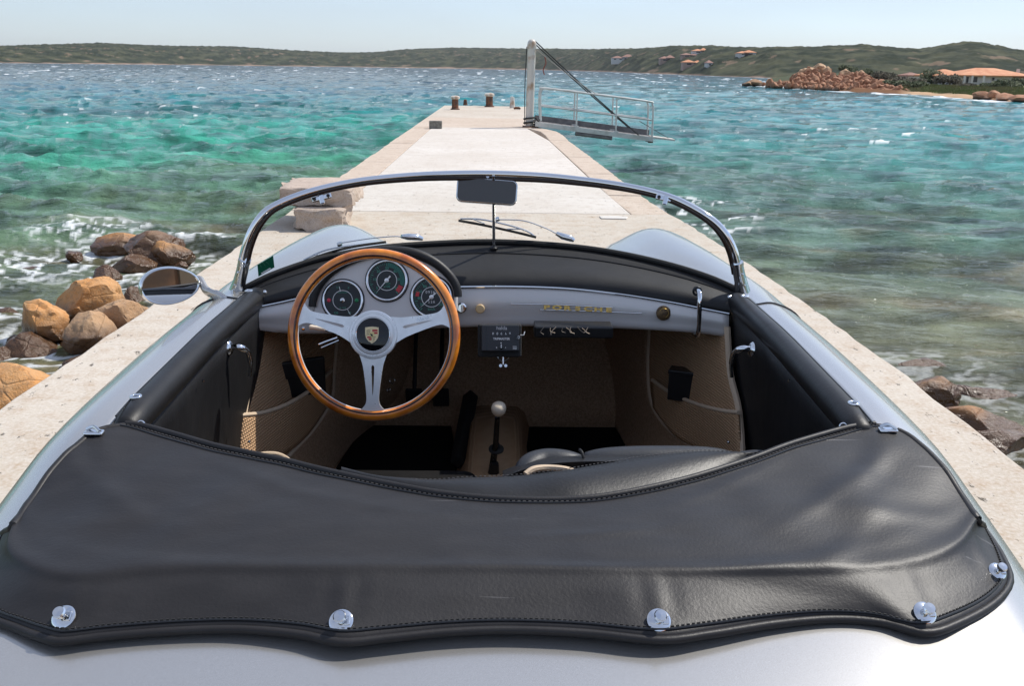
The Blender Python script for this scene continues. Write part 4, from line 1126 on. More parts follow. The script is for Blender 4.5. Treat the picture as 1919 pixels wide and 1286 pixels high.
body = build('body', (V, keep), M['silver'], CAR, smooth=60, mods=(soli(0.012, -1.0),))
def body_z(x, y):
    """height of the shell near (x, y)"""
    best = None
    for row in BR:
        for p in row:
            d = (p.x - x) ** 2 + (p.y - y) ** 2
            if best is None or d < best[0]: best = (d, p.z)
    return best[1]

# door gaps: thin dark lines across the shoulder
for sx in (-1, 1):
    for jy in (2.27,):
        j = min(range(nrow), key=lambda q: abs(BR[q][mid + 20].y - jy))
        pts = [BR[j][mid + sx * k] + Vector((sx * 0.001, 0, 0.0012)) for k in range(15, 34)]
        build('door_gap', tube(pts, 0.0022, 6), M['black'], body)
# front lamps, wheels, bumper
for sx in (-1, 1):
    c = Vector((X0 + sx * 0.56, 3.93, 0.58))
    h = build('headlamp', lathe([(0.095, 0), (0.09, 0.04), (0.06, 0.07), (0, 0.082)], c, (0, 1, 0.15), 24), M['glass'], CAR)
    build('lamp_rim', torus(c + Vector((0, 0.012, 0)), EX, EZ, 0.096, 0.008, 32, 8), M['chrome'], h)
for (x, y) in ((-0.66, 0.62), (0.66, 0.62), (-0.66, 2.98), (0.66, 2.98)):
    sx = 1 if x > 0 else -1
    w = build('wheel', lathe([(0.20, -0.07), (0.30, -0.075), (0.325, -0.05), (0.33, 0), (0.325, 0.05), (0.30, 0.075), (0.20, 0.07)], (x, y, 0.33), (1, 0, 0), 40), M['tyre'], CAR)
    build('rim', lathe([(0.2, 0.02), (0.19, 0.075), (0.12, 0.05), (0.1, 0.085), (0, 0.1)], (x, y, 0.33), (sx, 0, 0), 32), M['chrome_d'], w)
build('front_bumper', tube(spl([(-0.78, 3.85, 0.36), (-0.6, 4.14, 0.37), (0, 4.22, 0.38), (0.6, 4.14, 0.37), (0.78, 3.85, 0.36)], 8), 0.035, 10), M['chrome'], CAR)
build('rear_bumper', tube(spl([(-0.76, -0.15, 0.36), (-0.55, -0.46, 0.37), (0, -0.54, 0.38), (0.55, -0.46, 0.37), (0.76, -0.15, 0.36)], 8), 0.035, 10), M['chrome'], CAR)
build('underbody', box((0, 1.85, 0.21), (1.3, 4.0, 0.03)), M['black'], CAR, smooth=0)

# ---------------------------------------------------------------- windscreen surface
def sfrac(x): return 1 - min(1.0, ((x - X0) / 0.645)) ** 2 if abs(x) < 0.645 else 0.0
def Wy(x, z):
    s = max(0.0, 1 - ((x - X0) / 0.645) ** 2)
    return 2.375 + 0.235 * s - 0.42 * (z - 0.87 - 0.08 * s)
def W(px, py): return Uf(px, py, Wy)

# ---------------------------------------------------------------- dashboard
def dY(x, z=0): return 2.30 + 0.125 * max(0, 1 - ((x - X0) / 0.64) ** 2)
def D(px, py, off=0.0): return Uf(px, py, lambda x, z: dY(x) + off)
strip_px = [(464, 579), (520, 568), (575, 556), (640, 547), (740, 540), (855, 538), (960, 537.5), (1060, 541), (1160, 551), (1260, 567), (1320, 579), (1366, 588)]
low_px = [(470, 611), (525, 618), (580, 620), (640, 619), (740, 613), (860, 608), (960, 606), (1060, 607), (1160, 610), (1260, 615), (1320, 620), (1366, 626)]
NS = 60
def col_res(l): return resample(spl([Vector((a, b, 0)) for a, b in l], 6), NS)
sp_ = col_res(strip_px); lp_ = col_res(low_px)
STRIP = [D(p.x, p.y) for p in sp_]
rows = []
for k in range(9):
    t = k / 8
    rows.append([D(a.x + (b.x - a.x) * t, a.y + (b.y - a.y) * t, -0.016 * math.sin(math.pi * min(1, t * 1.3) * 0.75)) for a, b in zip(sp_, lp_)])
LOW = rows[-1]
rows.append([p + Vector((0, 0.006, -0.010)) for p in LOW])
rows.append([p + Vector((0, 0.03, -0.015)) for p in LOW])
rows.append([p + Vector((0, 0.07, -0.012)) for p in LOW])
dash = build('dashboard', patch(rows), M['dash'], CAR, smooth=50, mods=(soli(0.002, 1.0),))
build('trim_strip', tube([p + Vector((0, -0.004, 0.001)) for p in STRIP], 0.0028, 8), M['chrome'], dash)

# dash pad, from the strip up to the foot of the windscreen
base_px = [(452, 545), (480, 530), (520, 512), (600, 486), (700, 467), (800, 458), (925, 454), (1050, 461), (1150, 474), (1250, 496), (1330, 521), (1384, 545)]
bp_ = col_res(base_px)
BASE = [W(p.x, p.y) for p in bp_]
def padrow(t, up, sh=0.0):
    return [a.lerp(b, t) + Vector((0, -sh, up)) for a, b in zip(STRIP, BASE)]
rows = [[p + Vector((0, 0.004, -0.006)) for p in STRIP], [p + Vector((0, -0.006, 0.004)) for p in STRIP],
        padrow(0.10, 0.012, 0.012), padrow(0.22, 0.016, 0.012), padrow(0.38, 0.014, 0.004), padrow(0.55, 0.009), padrow(0.70, 0.004), padrow(0.76, -0.003), padrow(0.84, 0.001), padrow(0.93, -0.002), padrow(1.0, -0.003), padrow(1.06, -0.012)]
# keep both ends tidy
pad = build('dash_pad', patch(rows), M['pad'], CAR, smooth=60, mods=(subs(1),))
build('pad_seam', tube([p + Vector((0, 0, 0.001)) for p in padrow(0.73, 0.001)], 0.0022, 6), M['black'], pad)
build('windscreen_seal', tube([p + Vector((0, 0.0, 0.002)) for p in BASE], 0.0075, 8), M['rubber'], CAR)
# chrome strip ends of the demister slots
for pts in ([(598, 498), (575, 506), (552, 514)], [(1142, 490), (1230, 508), (1310, 526)]):
    q = [W(a, b + 6) + Vector((0, -0.02, 0.004)) for a, b in pts]
    build('demister_slot', tube(spl(q, 5), 0.0022, 6), M['chrome_d'], pad)

# ---------------------------------------------------------------- instrument cluster
HD = 2.405                            # depth of the panel face along the view axis
def C(px, py, d=HD): return Ud(px, py, d)
arc_px = [(586, 583), (589, 560), (600, 535), (622, 510), (655, 490), (695, 477), (735, 473), (775, 477), (812, 493), (840, 517), (855, 543), (857, 575)]
arc = spl([Vector((a, b, 0)) for a, b in arc_px], 6)
low = [Vector((850, 604, 0)), Vector((800, 616, 0)), Vector((720, 622, 0)), Vector((650, 620, 0)), Vector((600, 610, 0)), Vector((588, 598, 0))]
outl = [(p.x, p.y) for p in arc] + [(p.x, p.y) for p in low]
def to_cl(px, py, d=HD):             # 2D coordinates in the panel plane, metres
    return ((px - 959.5) / FPX * d, -(py - 643) / FPX * d)
PO = CO - CZ * HD                     # origin of the panel plane
panel = build('instrument_panel', prism([to_cl(*p) for p in outl][::-1], PO, CX, CY, CZ, 0.0, -0.05), M['dash'], CAR, smooth=30, mods=(bev(0.006, 3),))
# padded hood over it
ha = [C(p.x + (p.x - 722) * 0.012, p.y - 2 if p.y < 560 else p.y, HD - 0.012) for p in arc[2:-3]]
rr = [0.010 + 0.0035 * math.sin(math.pi * i / (len(ha) - 1)) for i in range(len(ha))]
hood = build('instrument_hood', tube(ha, rr, 12), M['pad'], CAR)
hb = [p + Vector((0, 0.19, -0.02 - 0.035 * math.sin(math.pi * i / (len(ha) - 1)))) for i, p in enumerate(ha)]
rws = [[p + CY * rr[i] for i, p in enumerate(ha)]] + [[(a + CY * rr[i]).lerp(b, t) for i, (a, b) in enumerate(zip(ha, hb))] for t in (0.35, 0.7, 1.0)]
build('hood_cover', patch(rws), M['pad'], hood, smooth=60, mods=(soli(0.006),))

def gauge(px, py, rpx, kind):
    o = C(px, py) + CZ * 0.002; s = HD / FPX; r = rpx * s
    d = build('gauge', lathe([(r * 1.0, 0), (r * 1.0, 0.003), (0, 0.003)], o, CZ, 48), M['dial'], panel)
    build('bezel', torus(o + CZ * 0.005, CX, CY, r * 1.02, 0.0036, 64, 10), M['chrome'], d)
    build('bezel_shade', torus(o + CZ * 0.001, CX, CY, r * 1.10, 0.0022, 64, 8), M['black'], d)
    f = o + CZ * 0.0036
    build('inner_ring', ring(f, CX, CY, CZ, r * 0.50, r * 0.53, 0.0008, 48), M['white_print'], d)
    def P(an, q, h=0.0): a = R(an); return f + CX * (math.sin(a) * q * r) + CY * (math.cos(a) * q * r) + CZ * h
    def tick(an, q0, q1, w, mat, nm='tick'):
        a = P(an, q0); b = P(an, q1); t = (b - a); L_ = t.length; t.normalize(); u = CZ.cross(t)
        return box((a + b) / 2 + CZ * 0.0006, (L_, w, 0.0008), (t, u, CZ))
    g = G(); gr = G()
    if kind != 'fuel':
        for k in range(41):
            an = -140 + 280 * k / 40
            (g if k % 5 else gr).add(tick(an, 0.80 if k % 5 else 0.74, 0.90, 0.0008 if k % 5 else 0.0014, None))
        build('minor_tick', g.geo(), M['green_print'], d, smooth=0, kind='stuff')
        build('major_tick', gr.geo(), M['green_print'], d, smooth=0, kind='stuff')
        nums = ['20', '40', '60', '80', '100', '120', '140', '160', '200'] if kind == 'speed' else ['5', '10', '20', '30', '40', '50', '60']
        for i, n in enumerate(nums):
            an = -128 + 256 * i / (len(nums) - 1)
            build('numeral', text_geo(n, P(an, 0.64), CX, CY, CZ, r * 0.20, 0.0003), M['green_print'], d, smooth=0)
    if kind == 'rev':
        g = G()
        for k in range(10): g.add(tick(112 + k * 2.6, 0.66, 0.90, 0.0018, None))
        build('red_sector', g.geo(), M['red_print'], d, smooth=0)
        g = G()
        for k in range(38): g.add(tick(5 + k * 2.6, 0.70, 0.93, 0.0022, None))
        build('green_sector', g.geo(), principled('dial_green', (0.02, 0.13, 0.10, 1), 0.5), d, smooth=0)
        for i, w in enumerate(('1/min', 'x100')): build('print', text_geo(w, P(180, 0.15 + 0.17 * i), CX, CY, CZ, r * 0.17, 0.0003), M['green_print'], d, smooth=0)
        hand = -140
    if kind == 'speed':
        g = G()
        for k in range(8): g.add(tick(-86 + k * 2.4, 0.66, 0.84, 0.0016, None))
        build('red_mark', g.geo(), M['red_print'], d, smooth=0)
        build('print', text_geo('km/h', P(180, 0.64), CX, CY, CZ, r * 0.19, 0.0003), M['green_print'], d, smooth=0)
        build('odometer', text_geo('09263', P(0, 0.25), CX, CY, CZ, r * 0.2, 0.0003, space=1.3), M['white_print'], d, smooth=0)
        build('trip_odometer', text_geo('526', P(180, 0.25), CX, CY, CZ, r * 0.2, 0.0003, space=1.3), M['white_print'], d, smooth=0)
        hand = -134
    if kind == 'fuel':
        for an, lab in ((-20, '1/1'), (25, '0')): build('numeral', text_geo(lab, P(an, 0.72), CX, CY, CZ, r * 0.16, 0.0003), M['green_print'], d, smooth=0)
        for k in (-1, 1): build('numeral', text_geo('40' if k < 0 else '120', P(180 + 28 * k, 0.76), CX, CY, CZ, r * 0.16, 0.0003), M['green_print'], d, smooth=0)
        build('print', text_geo('KRAFTSTOFF', P(0, 0.40), CX, CY, CZ, r * 0.09, 0.0003), M['green_print'], d, smooth=0)
        build('print', text_geo('ÖL TEMP', P(180, 0.40), CX, CY, CZ, r * 0.09, 0.0003), M['green_print'], d, smooth=0)
        build('warning_lamp', lathe([(r * 0.11, 0), (r * 0.1, 0.002), (0, 0.003)], P(-90, 0.73), CZ, 16), M['red_lens'], d, label='lit red warning lamp')
        build('warning_lamp', lathe([(r * 0.11, 0), (r * 0.1, 0.002), (0, 0.003)], P(90, 0.73), CZ, 16), M['green_lens'], d, label='green warning lamp')
        build('needle', tick(-14, 0.48, 0.74, 0.0014, None), M['white_print'], d, smooth=0)
        build('needle', tick(152, 0.55, 0.86, 0.0014, None), M['white_print'], d, smooth=0)
        build('hub_cap', lathe([(r * 0.13, 0), (r * 0.12, 0.004), (0, 0.006)], f, CZ, 20), M['chrome_d'], d)
    else:
        a = P(hand, 0.86, 0.004); b = P(hand + 180, 0.30, 0.004); t = (a - b).normalized(); u = CZ.cross(t)
        V = [b + u * 0.0022, b - u * 0.0022, f + CZ * .004 - u * 0.0016, a, f + CZ * .004 + u * 0.0016]
        V2 = V + [v + CZ * 0.0008 for v in V]
        build('needle', (V2, [(0, 1, 2, 3, 4), (9, 8, 7, 6, 5), (0, 5, 6, 1), (1, 6, 7, 2), (2, 7, 8, 3), (3, 8, 9, 4), (4, 9, 5, 0)]), M['white_print'], d, smooth=0)
        build('hub_cap', lathe([(r * 0.12, 0), (r * 0.11, 0.006), (0, 0.008)], f, CZ, 20), M['alum'], d)
gauge(643, 563, 35.5, 'fuel')
gauge(725.5, 526, 36, 'rev')
gauge(809, 557, 36, 'speed')

# dash fittings
def dnorm(px): return Vector((0, -1, 0.12)).normalized()
p = D(865, 577, -0.02); n = Vector((0, -1, 0.15)).normalized()
sw = build('ignition_switch', lathe([(0.013, 0), (0.0135, 0.006), (0.010, 0.010), (0.008, 0.010), (0.008, 0.006), (0, 0.006)], p, n, 24), M['chrome'], dash)
build('key_slot', box(p + n * 0.009, (0.003, 0.003, 0.015)), M['alum'], sw, smooth=0)
p = D(900, 578, -0.02)
build('pull_knob', lathe([(0.006, 0), (0.006, 0.008), (0.0125, 0.010), (0.0125, 0.016), (0.010, 0.0185), (0, 0.019)], p, n, 28), M['knobtan'], dash)
p = D(1243, 587, -0.020)
bd = build('round_badge', lathe([(0.0195, 0), (0.0195, 0.002), (0.0175, 0.003), (0, 0.0032)], p, Vector((0.1, -1, 0.2)), 32), M['bronze'], dash)
build('badge_ring', torus(p + Vector((0.001, -0.003, 0.001)), EX, Vector((0, 0.1, 1)).normalized(), 0.012, 0.0006, 32, 6), M['gold'], bd)
# script and its two bars
def on_dash(px, py, o=-0.0245): return D(px, py, o)
for pts in ([(957, 569.5), (1050, 571.5), (1148, 576.5)], [(1012, 580.5), (1110, 583.5), (1203, 587.5)]):
    build('script_bar', tube([on_dash(*q) for q in pts], 0.0014, 6), M['chrome'], dash)
word = 'PORSCHE'
for i, ch in enumerate(word):
    px = 1024.5 + i * 19.4; py = 576.0 + i * 0.83
    a = on_dash(px, py); b_ = on_dash(px + 10, py + 0.43)
    ex = (b_ - a).normalized(); ey = Vector((0, 0.15, 1)).normalized(); ey = (ey - ex * ey.dot(ex)).normalized(); ez = ex.cross(ey)
    build('script_letter', text_geo(ch, a, ex, ey, ez, 0.0155, 0.0012, 2.0, shear=0.0, off=0.0007), M['gold'], dash, smooth=0)
a = on_dash(1018, 575.6); b_ = on_dash(1145, 582.0)
build('script_bridge', tube([on_dash(1018, 571.7, -0.0240), on_dash(1080, 573.5, -0.0240), on_dash(1146, 577.2, -0.0240)], 0.0010, 6), M['gold'], dash)
build('script_bridge', tube([on_dash(1018, 579.9, -0.0240), on_dash(1080, 582.3, -0.0240), on_dash(1143, 584.4, -0.0240)], 0.0010, 6), M['gold'], dash)
# grab handle
h0 = D(1306, 545, -0.01); h1 = D(1303, 628, -0.01)
gh = build('grab_handle', tube(spl([h0 + Vector((0, 0.02, 0)), h0 + Vector((0, -0.03, 0.002)), h0 + Vector((-0.001, -0.045, -0.02)), h0.lerp(h1, 0.55) + Vector((0, -0.042, 0)), h1 + Vector((0, -0.03, 0.01)), h1 + Vector((0, 0.01, -0.002))], 7), 0.0062, 12), M['chrome'], CAR)
build('handle_foot', torus(h0 + Vector((0, -0.004, 0)), EX, EZ, 0.010, 0.003, 24, 8), M['black'], gh)

# trip meter under the dash
tm_c = Ud(938, 634, 2.28); s = 2.28 / FPX
tm = build('trip_meter', box(tm_c, (70 * s, 48 * s, 0.06), (CX, CY, CZ)), principled('slate_black_housing', (0.022, 0.023, 0.027, 1), 0.4), CAR, smooth=0, mods=(bev(0.002),))
f = tm_c + CZ * 0.0305
build('backplate', box(tm_c - CZ * 0.012 - CY * 0.006 - CX * 0.002, (82 * s, 62 * s, 0.04), (CX, CY, CZ)), M['rubber'], tm, smooth=0, mods=(bev(0.005, 3),))
def tp(px, py): return f + CX * ((px - 938) * s) + CY * (-(py - 634) * s)
build('print', text_geo('halda', tp(940.5, 615.5), CX, CY, CZ, 0.0125, 0.0003), principled('grey_print', (0.6, 0.6, 0.6, 1), 0.5), tm, smooth=0)
build('print', text_geo('TRIPMASTER', tp(940, 635.5), CX, CY, CZ, 0.0072, 0.0003, 1.0, off=0.0002), M['white_print'], tm, smooth=0)
for i, (x, ch) in enumerate(((924.5, '8'), (932.3, '8'), (940, '6'), (948, '6'), (955.5, '9'))):
    w = build('counter_window', box(tp(x, 625.8) + CZ * 0.0003, (0.0062, 0.0085, 0.0008), (CX, CY, CZ)), M['gloss'], tm, smooth=0)
    build('digit', text_geo(ch, tp(x, 625.8) + CZ * 0.0008, CX, CY, CZ, 0.0085, 0.0002), M['white_print'], w, smooth=0)
kn = build('selector_knob', lathe([(0.0065, 0), (0.006, 0.007), (0, 0.008)], tp(939.5, 650), CZ, 20), M['gloss'], tm)
build('pointer', box(tp(939.7, 649) + CZ * 0.0085, (0.0022, 0.009, 0.001), (CX, CY, CZ)), M['white_print'], kn, smooth=0)
k2 = build('reset_knob', lathe([(0.0058, 0), (0.0055, 0.008), (0, 0.0085)], tp(970.5, 633), CZ, 18), M['gloss'], tm)
build('print', text_geo('0', tp(972, 632.5) + CZ * 0.009, CX, CY, CZ, 0.011, 0.0002), M['white_print'], k2, smooth=0)
for x, y, r_ in ((931, 651.5, 0.0015), (939.3, 643, 0.0017), (947.5, 651.5, 0.0012)):
    build('mark', lathe([(r_, 0), (r_, 0.0006), (0, 0.0006)], tp(x, y), CZ, 10), M['white_print'], tm)
for k in range(3): build('print', box(tp(964.5, 649.5 + 2.3 * k) + CZ * 0.0002, (0.010, 0.0011, 0.0004), (CX, CY, CZ)), M['white_print'], tm, smooth=0)
build('seam', box(tp(912.5, 634) + CZ * 0.0002, (0.001, 44 * s, 0.0006), (CX, CY, CZ)), M['gloss'], tm, smooth=0)
build('lever', tube([tp(975, 628.5), tp(981, 628.5) + CZ * 0.003, tp(983, 622)], 0.0013, 6), M['white_print'], tm)
wn_ = build('wing_nut', lathe([(0.004, 0), (0.0036, 0.02), (0.0015, 0.022)], tp(943, 668) - CZ * 0.03, -CY, 12), M['chrome_d'], tm)
build('clamp', tube(spl([tp(932, 666) - CZ * .03, tp(935, 673) - CZ * .03, tp(943, 677) - CZ * .03, tp(951, 673) - CZ * .03, tp(955, 666) - CZ * .03], 5), 0.0013, 6), M['chrome_d'], tm)
for sx in (-1, 1): build('wing', lathe([(0.0038, -0.001), (0.0038, 0.001)], tp(943 + sx * 4.8, 685.5) - CZ * 0.03, CZ, 12), M['chrome_d'], wn_)
# cable loom hanging under the dash
loom_c = Ud(1075, 618, 2.37)
lm = build('glove_shelf', box(loom_c + Vector((0, 0.02, -0.005)), (0.20, 0.06, 0.03)), M['black'], CAR, smooth=0, mods=(bev(0.004),))
rn = random.Random(4)
for k in range(9):
    a = Ud(1022 + k * 10 + rn.uniform(-3, 3), 612 + rn.uniform(0, 3), 2.335); b_ = Ud(1022 + k * 10 + rn.uniform(-14, 14), 628 - rn.uniform(0, 5), 2.335)
    build('wire', tube(spl([a, (a + b_) / 2 + Vector((rn.uniform(-.01, .01), 0, -0.003)), b_], 5), 0.0009, 5), principled('dull_wire', (0.20, 0.16, 0.12, 1), 0.6) if k % 3 == 0 else M['binding'], lm)

# ---------------------------------------------------------------- steering wheel
WDp = 2.10; sW = WDp / FPX
WC = Ud(701, 627.5, WDp)
Rm_, rt = 152.0 * sW, 0.0118
wheel = build('steering_wheel', torus(WC, CX, CY, Rm_, rt, 128, 20), M['wood'], CAR, smooth=80)
build('inlay', torus(WC + CZ * (rt * 0.80), CX, CY, Rm_ - rt * 0.42, rt * 0.22, 128, 8), M['wood_dark'], wheel, label='dark inlay line running round the wooden rim')
build('rim_core', torus(WC, CX, CY, Rm_ - rt * 0.86, rt * 0.22, 128, 8), M['alum'], wheel)
def spoke(an):
    c, s_ = math.cos(R(an)), math.sin(R(an)); u = CX * c + CY * s_; v = CX * -s_ + CY * c
    k = sW
    # outline along the spoke: (distance from the hub, half width), in picture columns at the wheel
    prof = [(36, 26), (46, 22.5), (60, 18.5), (80, 15.5), (100, 13), (118, 11.5), (128, 12.5), (135, 16.5), (140, 21.5), (145.5, 27)]
    pr = spl([Vector((a, b, 0)) for a, b in prof], 4)
    hole = [(56, 0.6), (60, 2.8), (70, 2.6), (90, 1.9), (108, 0.9), (112, 0.3)]
    zt = lambda d: 0.012 * max(0, (1 - d / 150)) + 0.001        # the spokes rise towards the hub
    V = []; F = []; th = 0.0045
    hw = lambda d: float(np.interp(d, [q[0] for q in hole], [q[1] for q in hole])) if 56 <= d <= 112 else 0.0
    for p in pr:
        d, w = p.x, p.y; h = hw(d)
        for q in (-w, -max(h, 0.01), max(h, 0.01), w):
            for zz in (zt(d), zt(d) - th): V.append(WC + u * (d * k) + v * (q * k) + CZ * (zz + 0.002))
    n = len(pr)
    for i in range(n - 1):
        A, B = i * 8, (i + 1) * 8
        for (a, b) in ((0, 2), (4, 6)):
            F += [(A + a, A + b, B + b, B + a), (A + a + 1, B + a + 1, B + b + 1, A + b + 1)]
        F += [(A, B, B + 1, A + 1), (A + 6, A + 7, B + 7, B + 6)]
        dm = (pr[i].x + pr[i + 1].x) / 2
        if hw(dm) > 0.05: F += [(A + 2, A + 3, B + 3, B + 2), (A + 4, B + 4, B + 5, A + 5)]
        else: F += [(A + 2, A + 4, B + 4, B + 2), (A + 3, B + 3, B + 5, A + 5)]
    L_ = (n - 1) * 8
    F += [(L_, L_ + 2, L_ + 3, L_ + 1), (L_ + 4, L_ + 6, L_ + 7, L_ + 5)]
    return build('spoke', (V, F), M['alum'], wheel, smooth=30)
for an in (164.5, 14.0, 269.0): spoke(an)
hub = build('hub', lathe([(0.020, -0.05), (0.036, -0.01), (45 * sW, 0.004), (45.5 * sW, 0.012), (44 * sW, 0.0155), (40 * sW, 0.0165), (39.5 * sW, 0.0155), (38 * sW, 0.0155), (37.5 * sW, 0.0175), (33.5 * sW, 0.0195), (32.5 * sW, 0.0185), (31 * sW, 0.017), (0, 0.017)], WC, CZ, 72), M['alum'], wheel, smooth=25)
horn = build('horn_button', lathe([(31 * sW, 0.0165), (30 * sW, 0.0200), (20 * sW, 0.0225), (0, 0.0235)], WC, CZ, 64), M['gloss'], wheel)
build('button_ring', torus(WC + CZ * 0.0185, CX, CY, 31.2 * sW, 0.0013, 64, 8), M['chrome'], horn)
# the enamelled crest: shield with gold ground, red and striped quarters and a small dark horse shield
q = sW
def shield(w, h, top=0.0):
    half = [(0, h * 0.50), (w * 0.30, h * 0.47), (w * 0.50, h * 0.45), (w * 0.50, h * 0.05), (w * 0.44, -h * 0.18), (w * 0.28, -h * 0.36), (0, -h * 0.52)]
    return half + [(-x, y) for x, y in half[-2:0:-1]]
SO = WC + CZ * 0.0232 - CY * (0.5 * q) - CX * (1.0 * q)
cr = build('crest', prism([(x, y) for x, y in shield(25 * q, 31 * q)][::-1], SO, CX, CY, CZ, 0.0012), principled('crest_gilt_edge', (0.75, 0.60, 0.36, 1), 0.3, 0.4), horn, smooth=0)
build('crest_field', prism([(x, y) for x, y in shield(22.5 * q, 28.5 * q)][::-1], SO, CX, CY, CZ, 0.0016, 0.0012), principled('crest_gold', (0.85, 0.66, 0.36, 1), 0.35, 0.1), horn, smooth=0)
EN = principled('crest_red', (0.50, 0.012, 0.018, 1), 0.2)
def cbox(x, y, w, h, m, nm, z=0.0018): build(nm, box(SO + CX * (x * q) + CY * (y * q) + CZ * z, (w * q, h * q, 0.0005), (CX, CY, CZ)), m, horn, smooth=0)
for y_ in (8.2, 3.6): cbox(5.6, y_, 9.6, 3.4, EN, 'red_bar')
for y_ in (-4.4, -8.2): cbox(-4.6 if y_ > -6 else -3.2, y_, 8.0 if y_ > -6 else 5.4, 3.2, EN, 'red_bar')
for i, y_ in enumerate((8.6, 5.0, 1.4)):
    build('antler', tube([SO + CX * (-10 * q) + CY * ((y_ - 1) * q) + CZ * .0018, SO + CX * (-6 * q) + CY * (y_ * q) + CZ * .0018, SO + CX * (-2.5 * q) + CY * ((y_ - 0.4) * q) + CZ * .0018], 0.0006, 5), M['gloss'], horn)
for i, y_ in enumerate((-4.0, -7.0, -10)):
    build('antler', tube([SO + CX * (1.5 * q) + CY * ((y_ - 1) * q) + CZ * .0018, SO + CX * (4 * q) + CY * (y_ * q) + CZ * .0018, SO + CX * ((8.5 + y_ * 0.35) * q) + CY * ((y_ + 0.4) * q) + CZ * .0018], 0.0005, 5), M['gloss'], horn)
build('small_shield', prism([(x, y) for x, y in shield(8.6 * q, 10 * q)][::-1], SO + CZ * 0.0018, CX, CY, CZ, 0.0008), principled('crest_yellow', (0.80, 0.64, 0.26, 1), 0.35), horn, smooth=0)
hs = [(-2.0, -3.2), (-1.2, -1.2), (-2.4, 0.6), (-2.6, 2.2), (-1.4, 3.2), (-0.6, 1.8), (0.2, 0.8), (1.6, 1.6), (2.0, 0.8), (1.2, -0.6), (1.8, -2.4), (1.0, -3.2), (0.2, -1.6), (-0.8, -1.8), (-1.2, -3.2)]
build('horse', prism([(x * q, y * q) for x, y in hs], SO + CZ * 0.0026, CX, CY, CZ, 0.0004), M['gloss'], horn, smooth=0)
build('steering_column', tube([WC - CZ * 0.04, WC + Vector((0.0, 0.42, -0.10))], [0.026, 0.022], 18), M['black'], CAR)
# engraved name on the right spoke
u = CX * math.cos(R(14)) + CY * math.sin(R(14)); v = CX * -math.sin(R(14)) + CY * math.cos(R(14))
build('engraving', text_geo('Nardi', WC + u * (96 * sW) + v * (7.2 * sW) + CZ * 0.0085, u, v, CZ, 0.0105, 0.0002, 1.2, shear=0.3), M['chrome_d'], wheel, smooth=0)
# stalks
a = Ud(655, 632, 2.16); b_ = Ud(609, 618, 2.17)
stk = build('indicator_stalk', tube([a, b_], 0.0028, 8), M['chrome'], CAR)
build('stalk_grip', tube(spl([Ud(609, 617.5, 2.17), Ud(600, 616, 2.17), Ud(588, 614, 2.17), Ud(580, 613.5, 2.17)], 4), [0.0042] * 4 + [0.0052] * 5 + [0.0058] * 3 + [0.0045], 10), M['cream'], stk)
build('stalk_tip', lathe([(0.004, 0), (0.0045, 0.005), (0, 0.008)], Ud(571, 616.5, 2.17), -CX, 10), M['chrome'], stk)
build('starter_pull', tube([Ud(632, 633, 2.2), Ud(612, 640, 2.2), Ud(597, 646, 2.2)], 0.0022, 8), M['chrome'], CAR)
build('light_pull', tube([Ud(635, 638, 2.21), Ud(602, 652, 2.21)], 0.0016, 8), M['chrome_d'], CAR)

# ---------------------------------------------------------------- interior
def UU(l): return [Uy(*t) for t in l]
def ruled(A, B, n=24, m=14, bulge=0.0):
    A = resample(spl(A, 8), n); B = resample(spl(B, 8), n)
    rows = []
    for k in range(m):
        t = k / (m - 1); rows.append([a.lerp(b, t) for a, b in zip(A, B)])
    return rows
# left side
LO = [(474, 612, 2.31), (470, 700, 2.26), (459, 770, 2.18), (449, 880, 2.08)]
LI = [(634, 612, 2.78), (627, 690, 2.74), (622, 745, 2.68), (590, 800, 2.55), (545, 848, 2.38), (500, 900, 2.2)]
LJ = [(800, 600, 3.16), (790, 720, 3.14), (705, 800, 3.02), (640, 870, 2.74), (600, 930, 2.5)]
RO = [(1362, 612, 2.31), (1368, 700, 2.26), (1384, 770, 2.18), (1392, 880, 2.08)]
RI = [(1217, 605, 2.78), (1214, 700, 2.74), (1223, 760, 2.68), (1256, 805, 2.55), (1300, 838, 2.40), (1350, 890, 2.2)]
RJ = [(1120, 600, 3.16), (1135, 720, 3.14), (1150, 790, 3.02), (1175, 850, 2.80), (1200, 920, 2.5)]
TRIM = empty('cabin_trim', (0, 2.6, 0.3)); TRIM.parent = CAR; TRIM.location = Vector((0, 2.6, 0.3)) - ORG[CAR.name]
for O, I, J, nm in ((LO, LI, LJ, 'left'), (RO, RI, RJ, 'right')):
    kp = build('kick_panel', patch(ruled(UU(O), UU(I))), M['carpet'], TRIM, smooth=60, mods=(soli(0.006, 0),))
    build('wheel_arch_carpet', patch(ruled(UU(I), UU(J))), M['carpet2'], TRIM, smooth=60, mods=(soli(0.006, 0),))
    ob = spl(UU(O), 8); ib = spl(UU(I), 8)
    build('edge_binding', tube([p + Vector((0, -0.006, 0)) for p in ob], 0.0085, 8, sx=1.0), M['binding'], TRIM)
    build('edge_binding', tube([p + Vector((0, -0.014, 0)) for p in ib], 0.0065, 8), M['binding'], TRIM)
